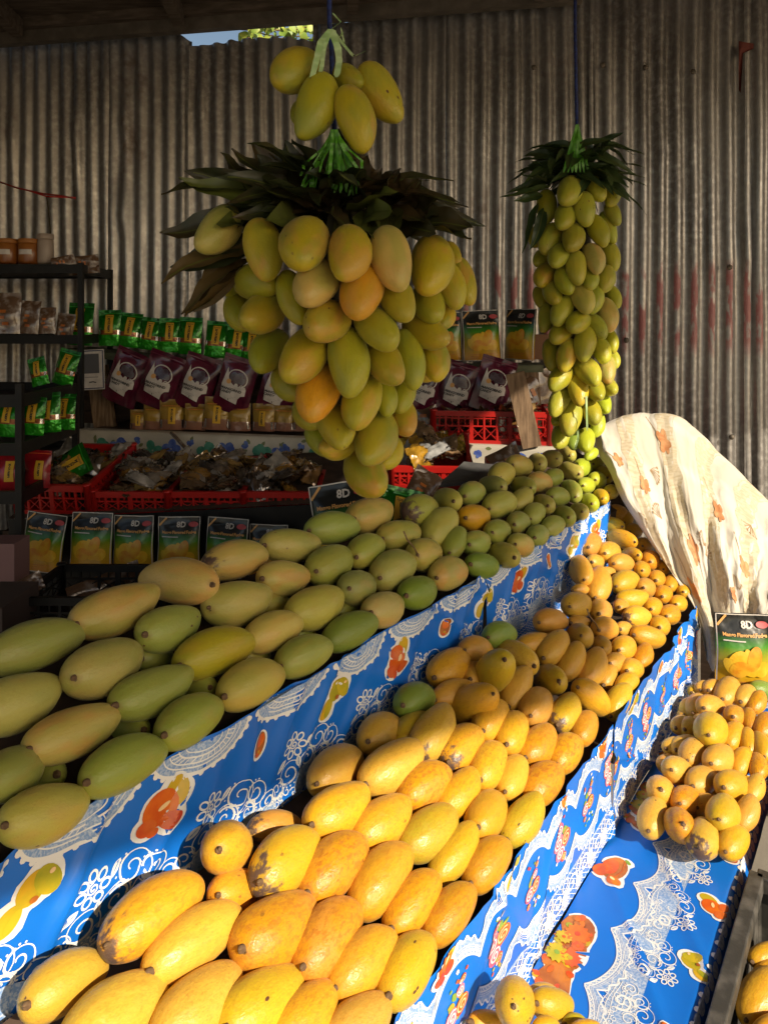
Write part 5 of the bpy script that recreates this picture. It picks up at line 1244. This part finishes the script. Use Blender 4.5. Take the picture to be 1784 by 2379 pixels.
# mango pouches on the right of the shelf
for (x, y, w, yaw, rl, lab) in ((1033, 838, 84, -4, 0, 'black and yellow mango pouch half hidden behind the big bunch on the shelf'), (1121, 838, 90, 2, 0, 'black and yellow mango pouch standing square on the shelf, middle of three'),
                                (1206, 836, 86, -48, 3, 'black and yellow mango pouch turned sideways at the shelf end')):
    pouch('mango', 1 if yaw > 0 else 2, x, y, yf(x, .30), w, rl, yaw, -3, lab, 'mango pouches on the right end of the shelf', 0.148)
m = MB(); m.box(pt(1262, 805, yf(1262, .2)), (0.11, 0.09, 0.11), mat('brown_carton', (0.16, 0.075, 0.035), 0.8)); tag(m.build('carton'), 'small brown carton at the right end of the shelf', 'box')
# purple candy pouches hanging below the board
for i, (x, y, rl) in enumerate(((272, 935, 20), (352, 943, 19), (440, 950, 18), (531, 956, 16), (630, 962, 14), (965, 957, 17), (1045, 960, 16), (1128, 955, 17))):
    lab = f'dark purple candy pouch with white label, {ORD[i + 1]} from the left below the shelf' if i < 5 else ['purple candy pouch just right of the big bunch below the shelf', 'purple candy pouch second right of the big bunch', 'purple candy pouch nearest the wooden post at right'][i - 5]
    pouch('purple', 1 + i % 3, x, y, yf(x, .40) - 0.012 * (i % 2), 84, rl, rnd.uniform(-6, 6), 4, lab, 'candy pouches hanging below the shelf', 0.165)
# gold pouches on the counter
for i, (x, w) in enumerate(((322, 40), (356, 50), (400, 58), (452, 50), (504, 62), (556, 52), (612, 54), (660, 50), (705, 50))):
    pouch('gold', 1 + i % 4, x, 998 + 3 * (i > 4), yf(x, .42), w, rnd.uniform(-2, 2), rnd.uniform(-12, 12), -3, f'brown and gold snack pouch, {ORD[i + 1]} from the left on the flowered counter', 'gold pouches on the flowered counter', 0.125)
pouch('clear', 3, 985, 1022, yf(985, .42), 68, 0, 0, -3, 'clear bag of round biscuits right of the big bunch', None, 0.13, 'bag')
pouch('clear', 4, 1180, 945, yf(1180, .2), 84, 65, 10, -3, 'crumpled clear bag lying behind the wooden post', None, 0.13, 'bag')

# counter with flowered oilcloth
M['flor'] = mat('flowered_oilcloth', (0.50, 0.47, 0.40), 0.45, noise=(10, (0.40, 0.37, 0.31), 0.4, 0.6), bump=(18, 0.15))
fb = mat('flower_blue', (0.035, 0.07, 0.30), 0.5, noise=(40, (0.10, 0.16, 0.42), 0.4, 0.6)); fg = mat('flower_green', (0.025, 0.17, 0.11), 0.5, noise=(40, (0.07, 0.26, 0.18), 0.4, 0.6)); fo_ = mat('flower_leaf', (0.13, 0.15, 0.06), 0.5)
counter = empty('counter', (0, 0, 0)); tag(counter, 'low dark wooden counter behind the mango banks', 'counter')
A, B = pt(180, 998, yf(180, .55)), pt(1300, 1040, yf(1300, .55))
dirc = (B - A); Lc = dirc.length; dirc.normalize(); nc = Vector((dirc.y, -dirc.x, 0)).normalized()
m = MB(); th = -nc * 0.48
vs_ = [A + Vector((0, 0, -.012)), B + Vector((0, 0, -.012)), B + th + Vector((0, 0, -.012)), A + th + Vector((0, 0, -.012))]; vs_ += [p + Vector((0, 0, -.03)) for p in vs_]
m.add(vs_, [(0, 1, 2, 3), (7, 6, 5, 4), (0, 4, 5, 1), (1, 5, 6, 2), (2, 6, 7, 3), (3, 7, 4, 0)], M['wood_dark']); m.build('top', counter)
for t in (0.02, 0.5, 0.98):
    for k in (0.03, 0.42):
        m = MB(); p = A.lerp(B, t) - nc * k; m.box((p.x, p.y, (p.z - .045) / 2), (.05, .05, p.z - .045), M['wood_dark']); m.build('leg', counter)
def flor_fn(u, v, lift):
    p = A + dirc * (u * 1.0); r = 0.006 * noise1(u * 4, v * 4, 5) + 0.003 * noise1(u * 11, v * 8, 2)
    if v < 0: return p + nc * (0.004 + lift * 0) - nc * (-v) + Vector((0, 0, 0.001 + lift))
    return p + nc * (0.010 + r + lift + 0.10 * v) + Vector((0, 0, -v))
D = Deco(); r6 = random.Random(4)
for k in range(9):
    u = 0.12 + k * 0.245
    for (du, dv, R, mt) in ((0, .075, .050, fg), (.085, .065, .046, fb), (.17, .035, .018, fb), (.175, .13, .026, fb), (.03, .16, .020, fb), (.12, .17, .03, fg)):
        c = (u + du, dv)
        for i in range(9):
            a = r6.uniform(0, 6.28); D.disc((c[0] + .5 * R * math.cos(a), c[1] + .5 * R * math.sin(a)), R * .46, R * .40, mt, 1 + i % 3, a, 9)
    for i in range(16):
        petal(D, (u + r6.uniform(-.04, .2), r6.uniform(0.01, .2)), .026, .007, r6.uniform(0, 6.28), fo_, 1, False)
m = MB(); m.grid(lambda i, j: flor_fn(Lc * i, -0.06 + 0.36 * j, 0), 60, 18, M['flor']); m.f = [tuple(reversed(f)) for f in m.f]
D.emit(m, flor_fn, 0.0006); tag(m.build('flowered_cloth'), 'white oilcloth with blue and green flowers hanging from the counter', 'tablecloth')
m = MB(); m.tube([pt(398, 1005, yf(398, .60)), pt(440, 1050, yf(430, .68)), pt(470, 1085, yf(470, .74))], 0.008, M['clear'], 6); tag(m.build('plastic_tube'), 'clear plastic strip leaning on the flowered cloth', 'plastic strip')

# ------------------------------------------------------------------ red plastic crates of snack packets
def crate(label, c, w, d, h, rot, mt, cell=0.042, group=None, name='plastic_crate'):
    """c: middle of the front bottom edge; slatted sides with a solid rim, built bar by bar"""
    t = empty(name, c, rot); tag(t, label, 'crate', group)
    th = 0.006
    def side(p0, p1, name, fancy=False):
        p0, p1 = Vector(p0), Vector(p1); L = (p1 - p0).length; x = (p1 - p0).normalized(); z = Vector((0, 0, 1)); y = z.cross(x)
        R = Matrix((x, y, z)).transposed(); m = MB()
        def bx(u0, u1, v0, v1, tk=th): m.box(p0 + x * ((u0 + u1) / 2) + z * ((v0 + v1) / 2), (u1 - u0, tk, v1 - v0), mt, R)
        bx(0, L, h - .022, h, .014); bx(0, L, 0, .016, .010); bx(0, L, h * .52, h * .52 + .006, .005); bx(0, L, h * .76, h * .76 + .005, .005)
        n = max(4, int(L / cell))
        for i in range(n + 1):
            u = L * i / n; ww = .004 if 0 < i < n else .012
            if i % 3 == 0: ww = .008
            bx(max(0, u - ww), min(L, u + ww), .016, h - .022, .008)
        for i in range(n):
            a, b_ = L * i / n, L * (i + 1) / n
            m.bar(p0 + x * a + z * .016, p0 + x * b_ + z * h * .52, .003, .003, mt, y); m.bar(p0 + x * b_ + z * .016, p0 + x * a + z * h * .52, .003, .003, mt, y)
            u = (a + b_) / 2; bx(u - .002, u + .002, h * .52, h - .022, .004)
        return m.build(name, t)
    a, b_, c_, d_ = (-w / 2, 0, 0), (w / 2, 0, 0), (w / 2, d, 0), (-w / 2, d, 0)
    side(a, b_, 'side_panel'); side(b_, c_, 'side_panel'); side(c_, d_, 'side_panel'); side(d_, a, 'side_panel')
    m = MB(); m.box((0, d / 2, .004), (w - .01, d - .01, .006), mt)
    m.build('floor', t)
    for p in (a, b_, c_, d_):
        m = MB(); m.lathe([(.013, 0), (.013, h - .002), (.017, h), (.014, h + .006)], p, mt, 10); m.build('corner_post', t)
    return t
packm = objcol_mat('snack_film', 0.10, 0.9, 1.0, (24, 1.0), metal=0.25, dark=0.30, scale=22)
def packet_mesh(seed):
    r = random.Random(seed); m = MB(); w, h = r.uniform(.055, .08), r.uniform(.08, .11)
    for sd in (1, -1):
        def F(i, j, sd=sd):
            u, v = i - .5, j - .5; ed = max(0, (1 - abs(2 * u) ** 2.5) * (1 - abs(2 * v) ** 3))
            z = sd * .016 * ed + .010 * noise1(u * 5, v * 5, seed) + .004 * noise1(u * 13, v * 13, seed + 3) + 0.015 * u * v * r_k
            return Vector((u * w, v * h * (1 + .1 * noise1(u * 8, 0, seed)), z))
        r_k = r.uniform(-6, 6)
        k = len(m.f); m.grid(F, 12, 14, packm, True)
        if sd == -1: m.f[k:] = [tuple(reversed(f)) for f in m.f[k:]]
    return m.mesh('snack_packet')
PACK = [packet_mesh(s) for s in range(6)]
PCOL = [(0.10, 0.07, 0.05), (0.18, 0.11, 0.06), (0.30, 0.16, 0.05), (0.07, 0.055, 0.045), (0.20, 0.15, 0.11), (0.40, 0.20, 0.03), (0.14, 0.08, 0.04), (0.34, 0.28, 0.22), (0.55, 0.50, 0.44), (0.42, 0.26, 0.08)]
def heap(t, w, d, h, n, where, group, cols=PCOL, rise=0.03):
    """packets heaped in crate t"""
    bpy.context.view_layer.update(); Mw = t.matrix_world
    for k in range(n):
        o = bpy.data.objects.new('snack_packet', PACK[rnd.randrange(6)]); COL.objects.link(o)
        lay = k % 3; u = rnd.uniform(-w / 2 + .03, w / 2 - .03); v = rnd.uniform(.03, d - .03)
        z = h * 0.5 + lay * .022 + rise * (1 - (2 * u / w) ** 2) + rnd.uniform(0, .012)
        R = Matrix.Rotation(rnd.uniform(0, 6.28), 4, 'Z') @ Matrix.Rotation(rnd.uniform(-.6, .6), 4, 'X') @ Matrix.Rotation(rnd.uniform(-.6, .6), 4, 'Y')
        o.matrix_world = Mw @ Matrix.Translation((u, v, z)) @ R @ Matrix.Scale(rnd.uniform(.9, 1.25), 4)
        c = rnd.choice(cols); o.color = (*c, 1); tag(o, f'clear wrapped snack packet heaped in the {where}', 'packet', group)
h0 = 0.085
rowc = [(125, 'leftmost red crate'), (305, 'second red crate from the left'), (480, 'third red crate from the left'), (650, 'fourth red crate, lit at its right corner')]
for (x, lab) in rowc:
    Y = 2.66; p = pt(x, 1194, Y)
    k0 = x == 125; hh = .115 if k0 else h0
    t = crate(f'{lab} of snack packets below the flowered cloth', p, 0.272, 0.40, hh, (math.radians(12 if k0 else 8), 0, math.radians(-5 if k0 else -2)), M['red_pl'], 0.045, 'red crates in the dark row')
    heap(t, .262, .39, h0, 30, lab.split(',')[0], 'packets in the ' + lab.split(',')[0])
t = crate('sunlit red crate of packets right of the big hanging bunch', pt(1000, 1135, 2.62), 0.28, 0.34, 0.085, (math.radians(12), 0, math.radians(-4)), M['red_pl'], 0.03)
heap(t, .27, .33, .075, 24, 'sunlit red crate', 'packets in the sunlit red crate', [(0.55, 0.30, 0.03), (0.62, 0.55, 0.45), (0.60, 0.40, 0.05), (0.35, 0.22, 0.12), (0.6, 0.6, 0.6)])
t = crate('red crate on the flowered counter by the wooden post', pt(1140, 1032, yf(1140, .52)), 0.47, 0.26, 0.135, (0, 0, math.radians(-8)), M['red_pl'], 0.05)
heap(t, .45, .25, .13, 18, 'red crate by the post', 'packets in the red crate by the post', [(0.30, 0.16, 0.05), (0.16, 0.05, 0.04), (0.4, 0.25, 0.1)])
m = MB(); D = Deco(); put_text(D, 'PRODUCTS', 0, 0, .06, M['ink_b'], 2, 0.02); D.fill(rect(-.006, -.008, .07, .016), M['paper'], 1)
m = MB(); D.emit(m, lambda u, v, l: Vector((u, -l, v)), .0006); m.f = [tuple(reversed(f)) for f in m.f]
o = m.build('crate_label'); o.location = pt(618, 1203, 2.63); tag(o, 'small paper label reading products on the fourth red crate', 'label')
# crate stand with the row of mango pouches on its front
cs = empty('crate_stand', (0, 0, 0)); tag(cs, 'dark sloping stand under the row of red crates', 'stand')
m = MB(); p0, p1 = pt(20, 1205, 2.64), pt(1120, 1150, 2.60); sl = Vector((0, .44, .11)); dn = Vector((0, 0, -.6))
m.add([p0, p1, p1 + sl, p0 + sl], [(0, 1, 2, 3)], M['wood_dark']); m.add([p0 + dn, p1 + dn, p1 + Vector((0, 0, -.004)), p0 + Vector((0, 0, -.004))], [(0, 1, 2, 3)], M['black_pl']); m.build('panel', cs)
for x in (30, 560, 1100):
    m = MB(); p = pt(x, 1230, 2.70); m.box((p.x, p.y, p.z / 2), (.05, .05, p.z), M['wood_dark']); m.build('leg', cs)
for i, (x, y, w, rl) in enumerate(((92, 1326, 100, 4), (210, 1326, 98, 0), (309, 1330, 98, 1), (414, 1334, 100, 0), (522, 1340, 98, 1), (622, 1345, 90, 0))):
    pouch('mango', 1 + i % 3, x, y, 2.55, w, rl, rnd.uniform(-8, 8), -4, f'black topped mango pouch, {ORD[i + 1]} from the left in the low row under the red crates', 'mango pouches in the low row', 0.148)
pouch('mango', 3, 818, 1325, 1.86, 150, -9, -4, -8, 'tilted black mango pouch standing behind the green bank under the big bunch', None, 0.148)
pouch('green', 2, 908, 1288, 1.96, 100, 12, 10, -8, 'green foil pouch leaning behind the tilted black pouch', None, 0.125)
pouch('mango', 1, 1726, 1600, 2.02, 122, 3, -2, -5, 'mango pouch standing behind the small right pile below the cream cloth', None, 0.148)
# things lying about
m = MB(); Q = [pt(1018, 1124, 2.35), pt(1150, 1112, 2.40), pt(1162, 1080, 2.52), pt(1078, 1072, 2.50)]
m.add(Q + [p + Vector((0, 0, -.012)) for p in Q], [(0, 1, 2, 3), (7, 6, 5, 4), (0, 4, 5, 1), (1, 5, 6, 2), (2, 6, 7, 3), (3, 7, 4, 0)], M['grey_card']); tag(m.build('tray_lid'), 'dark grey card lid lying behind the green bank', 'lid')
pouch('clear', 2, 1140, 1095, 2.62, 70, 70, 0, -40, 'clear plastic bag lying beside the dark card lid', None, 0.13, 'bag')
pouch('clear', 5, 960, 1180, 2.1, 70, 30, 0, -40, 'crumpled clear bag behind the green bank by the green pouch', None, 0.13, 'bag')
pouch('clear', 6, 165, 1420, 2.3, 110, 72, 0, -35, 'crumpled clear bag lying in the dark behind the near green mangoes', None, 0.13, 'bag')
m = MB(); m.box(pt(8, 1300, 2.35), (.12, .1, .13), mat('pink_box', (0.22, 0.12, 0.12), 0.7)); tag(m.build('carton'), 'dull pink carton cut off by the left edge', 'box')
cb = MB(); cbm = mat('dark_carton', (0.075, 0.052, 0.045), 0.85); p = pt(-10, 1440, 2.0); cb.box(p, (.14, .2, .14), cbm); o = cb.build('carton'); tag(o, 'dark brown carton marked with a letter S at the left edge', 'box')
D = Deco(); put_text(D, 'S', 0, 0, .018, M['ink'], 1, 0.04); m = MB(); D.emit(m, lambda u, v, l: Vector((u, -l, v)), .001); m.f = [tuple(reversed(f)) for f in m.f]
c = m.build('printed_letter', o); c.location = p + Vector((.035, -.1005, .012))
crate('black plastic crate in the dark behind the near green mangoes', pt(190, 1470, 2.05), 0.36, 0.28, 0.10, (0, 0, 0), M['black_pl'], 0.06)
pouch('clear', 7, 30, 1378, 2.1, 44, 70, 0, -40, 'tiny shiny crumpled wrapper lying on the dark carton', None, 0.13, 'wrapper')

# payment sign by the shelf (its code left blank)
D = Deco(); w, h = .118, .185
m = MB(); m.box((0, .003, h / 2), (w, .006, h), M['paper']); sg = m.build('paper_sign'); sg.location = pt(214, 905, yf(214, .42)); sg.rotation_euler = (math.radians(-3), math.radians(-3), 0)
nav = mat('navy_border', (0.03, 0.035, 0.10), 0.5)
D.ribbon(rect(-w / 2 + .006, .006, w / 2 - .006, h - .006), .005, nav, 1, True); D.fill(rect(-.036, .075, .036, .165), mat('sign_grey', (0.09, 0.09, 0.10), 0.6), 1)
D.ribbon([(-.032, .058), (.030, .057)], .004, M['ink_b'], 1); D.ribbon([(-.012, .034), (.006, .036), (.020, .032)], .005, M['ink'], 1)
m = MB(); D.emit(m, lambda u, v, l: Vector((u, -l, v)), .0006); m.f = [tuple(reversed(f)) for f in m.f]; c = m.build('printed_face', sg)
tag(sg, 'white paper sign with dark blue border and grey square below the shelf', 'sign')

# ------------------------------------------------------------------ black racks at the left
def rack(label, corners, levels, post_top, tray_h, rail):
    t = empty('storage_rack', (0, 0, 0)); tag(t, label, 'rack')
    for c in corners:
        m = MB(); m.box((c.x, c.y, post_top / 2), (.022, .022, post_top), M['black_pl']); m.build('post', t)
    for z in levels:
        m = MB(); P = [Vector((c.x, c.y, z)) for c in corners]
        m.add(P, [(0, 1, 2, 3)], M['black_pl']); m.add([p + Vector((0, 0, -.004)) for p in P], [(3, 2, 1, 0)], M['black_pl'])
        for i in range(4):
            m.bar(P[i] + Vector((0, 0, tray_h / 2 - .012)), P[(i + 1) % 4] + Vector((0, 0, tray_h / 2 - .012)), .016, tray_h, M['black_pl'])
        if rail:
            for i in range(4): m.bar(P[i] + Vector((0, 0, tray_h + .02)), P[(i + 1) % 4] + Vector((0, 0, tray_h + .02)), .012, .014, M['black_pl'])
        m.build('shelf', t)
    return t
A1 = pt(188, 640, 3.28); A2 = pt(256, 640, 3.66)
rack('tall black plastic rack against the wall at the left edge', [Vector((A1.x - .85, A1.y + .02, 0)), A1, A2, Vector((A2.x - .9, A2.y, 0))], [CAMZ + (758 - 628) / FPX * 3.28, CAMZ + (758 - 792) / FPX * 3.28, .95, .5], CAMZ + .285, .040, False)
B1_ = pt(46, 1000, 2.42); B2_ = pt(176, 1000, 2.92)
rack('low black tray rack nearer the viewer at the left edge', [Vector((B1_.x - .6, B1_.y, 0)), B1_, B2_, Vector((B2_.x - .7, B2_.y + .1, 0))], [CAMZ - .255, CAMZ - .415, CAMZ - .575], CAMZ - .19, .042, False)
# jars and bags on the racks
jam = mat('orange_jar', (0.30, 0.11, 0.02), 0.3, coat=0.4, noise=(12, (0.22, 0.07, 0.015), 0.4, 0.6)); lid = mat('jar_lid', (0.36, 0.14, 0.03), 0.5)
for i, (x, w, lab) in enumerate(((18, 50, 'orange jar with pale label, leftmost on the top of the tall rack'), (68, 48, 'orange jar with pale label, second on the top of the tall rack'), (106, 36, 'pale tall plastic tub beside the orange jars on the tall rack'))):
    Y = 3.36; r = w / FPX * Y / 2; t = empty('storage_jar', pt(x, 613, Y)); tag(t, lab, 'jar', None); H = (58 if i < 2 else 70) / FPX * Y
    bm_ = jam if i < 2 else mat('pale_tub', (0.34, 0.27, 0.22), 0.4)
    m = MB(); m.lathe([(r * .9, 0), (r, .01), (r, H * .78), (r * .92, H * .82)], (0, 0, 0), bm_); m.build('body', t)
    m = MB(); m.lathe([(r * .97, H * .82), (r * 1.02, H * .84), (r * 1.02, H * .99), (r * .9, H)], (0, 0, 0), lid if i < 2 else bm_); m.build('lid', t)
    if i < 2: m = MB(); m.grid(lambda u, v: Vector((1.012 * r * math.sin((u - .5) * 1.3), -1.012 * r * math.cos((u - .5) * 1.3), H * (.36 + .2 * v))), 6, 1, M['paper']); m.build('label', t)
for k, (x, y, Y, w, rl, lab) in enumerate(((14, 775, 3.30, 64, 0, 'clear bag of brown snacks at the left edge on the tall rack'), (64, 775, 3.31, 52, 2, 'clear bag of brown snacks, second on the tall rack'), (108, 775, 3.32, 40, -3, 'narrow clear bag of snacks, third on the tall rack'),
                                           (146, 790, 3.34, 40, 8, 'clear bag leaning at the right end of the tall rack'), (160, 618, 3.34, 46, 82, 'flat clear bag lying on top of the tall rack'), (122, 616, 3.30, 34, 78, 'crumpled clear packet beside the pale tub on the rack'))):
    pouch('clear', 10 + k % 3, x, y, Y, w, rl, 0, -6, lab, None, 0.13, 'bag')
for k, (x, y, Y, w, rl, lab) in enumerate(((20, 1014, 2.50, 62, 0, 'green pouch at the left edge on the upper tray of the low rack'), (72, 1010, 2.56, 58, 3, 'green pouch, second on the upper tray of the low rack'), (112, 1004, 2.66, 60, -2, 'bright green pouch, third on the upper tray of the low rack'), (148, 998, 2.78, 54, 2, 'green pouch at the right end of the upper tray of the low rack'),
                                           (96, 895, 2.70, 42, -12, 'dark green pouch leaning on the top tray of the low rack'), (142, 893, 2.86, 54, 14, 'dark green pouch with yellow label on the top tray of the low rack'), (125, 1108, 2.80, 70, 60, 'green pouch lying on the middle tray of the low rack'))):
    pouch('green', 1 + k % 3, x, y, Y, w, rl, rnd.uniform(-20, 20), -4, lab, 'green pouches on the low rack', 0.125)
for k, (x, y, Y, w, rl, lab) in enumerate(((16, 1140, 2.52, 70, 0, 'red pouch at the left edge on the lower tray of the low rack'), (84, 1132, 2.60, 62, 3, 'red pouch with yellow label on the lower tray of the low rack'))):
    pouch('red', 1 + k % 3, x, y, Y, w, rl, 0, -4, lab, 'red pouches on the low rack', 0.165)
# red wire on the wall
m = MB(); Yw_ = 3.70
m.tube([pt(-20, 415, Yw_), pt(40, 436, Yw_), pt(100, 449, Yw_), pt(150, 455, Yw_), pt(176, 461, Yw_)], .0045, mat('red_wire', (0.22, 0.015, 0.012), 0.5), 6)
m.tube([pt(60, 440, Yw_), pt(110, 456, Yw_), pt(176, 458, Yw_)], .004, M['red_pl'], 6); tag(m.build('wire'), 'red and black wire strung across the wall at the left edge', 'wire')
m = MB(); m.tube([pt(108, 455, Yw_), pt(112, 480, Yw_), pt(119, 560, Yw_ - .02)], .0035, M['stalk'], 6); tag(m.build('cord'), 'thin dark cord hanging down from the red wire', 'cord')
m = MB(); rag = mat('dark_red_rag', (0.11, 0.02, 0.012), 0.8)
Yr = yf(1725, .03); m.grid(lambda i, j: pt(1716 + 11 * i + (24 * i if j < .15 else 0) - 6 * j * i, 94 + 115 * j + 6 * i, Yr - .01 * math.sin(i * 5 + j * 3)), 6, 10, rag)
tag(m.build('rag'), 'dark red strip hanging from a nail at the top right of the wall', 'rag')

# ------------------------------------------------------------------ crates at the right edge
def ns_crate(label, n0, n1, s0, s1, ztop, h, mt, name):
    t = empty(name, (0, 0, 0)); tag(t, label, 'crate'); H = CAMZ - ztop
    def wallp(na, sa, nb, sb, nm):
        m = MB(); a = ns(na, sa, H); b_ = ns(nb, sb, H); x = (b_ - a).normalized(); y = Vector((0, 0, 1)).cross(x); L = (b_ - a).length; R = Matrix((x, y, Vector((0, 0, 1)))).transposed()
        def bx(u0, u1, v0, v1, tk, off=0): m.box(a + x * (u0 + u1) / 2 + Vector((0, 0, (v0 + v1) / 2)) + y * off, (u1 - u0, tk, v1 - v0), mt, R)
        bx(0, L, -.030, 0, .026); bx(0, L, -h, -.030, .007); bx(0, L, -h * .55, -h * .55 + .012, .014); bx(0, L, -h, -h + .02, .018)
        k = int(L / .075)
        for i in range(k + 1): u = L * i / k; bx(max(0, u - .006), min(L, u + .006), -h + .02, -.030, .016)
        o = m.build(nm, t); bv = o.modifiers.new('bevel', 'BEVEL'); bv.width = .0025; bv.segments = 2
    wallp(n0, s0, n0, s1, 'side_panel'); wallp(n0, s1, n1, s1, 'side_panel'); wallp(n1, s1, n1, s0, 'side_panel'); wallp(n1, s0, n0, s0, 'side_panel')
    m = MB(); q_ = [ns(n0, s0, H + h - .005), ns(n1, s0, H + h - .005), ns(n1, s1, H + h - .005), ns(n0, s1, H + h - .005)]; m.add(q_, [(0, 1, 2, 3)], mt); m.build('floor', t)
    return t
ns_crate('worn black plastic crate of mangoes at the bottom right corner', -0.232, 0.14, 0.90, 1.555, CAMZ - 1.045, 0.26, M['crate_blk'], 'plastic_crate')
ns_crate('faded red plastic crate at the right edge beyond the black crate', -0.205, 0.16, 1.60, 2.10, CAMZ - 1.02, 0.26, mat('faded_red', (0.42, 0.05, 0.045), 0.45, noise=(10, (0.36, 0.035, 0.03), 0.4, 0.6)), 'plastic_crate')
m = MB(); q_ = [ns(-0.24, .85, 1.36), ns(.2, .85, 1.36), ns(.2, 2.1, 1.36), ns(-.24, 2.1, 1.36)]; m.add(q_ + [p + Vector((0, 0, -.03)) for p in q_], [(0, 1, 2, 3), (7, 6, 5, 4), (0, 4, 5, 1), (1, 5, 6, 2), (2, 6, 7, 3), (3, 7, 4, 0)], M['wood_dark'])
t = empty('crate_bench', (0, 0, 0)); tag(t, 'low wooden bench carrying the black and red crates', 'bench'); m.build('top', t)
for (n, s) in ((-.2, .9), (.16, .9), (.16, 2.05), (-.2, 2.05)):
    m = MB(); c = ns(n, s, 1.39); m.box((c.x, c.y, c.z / 2), (.04, .04, c.z), M['wood_dark']); m.build('leg', t)
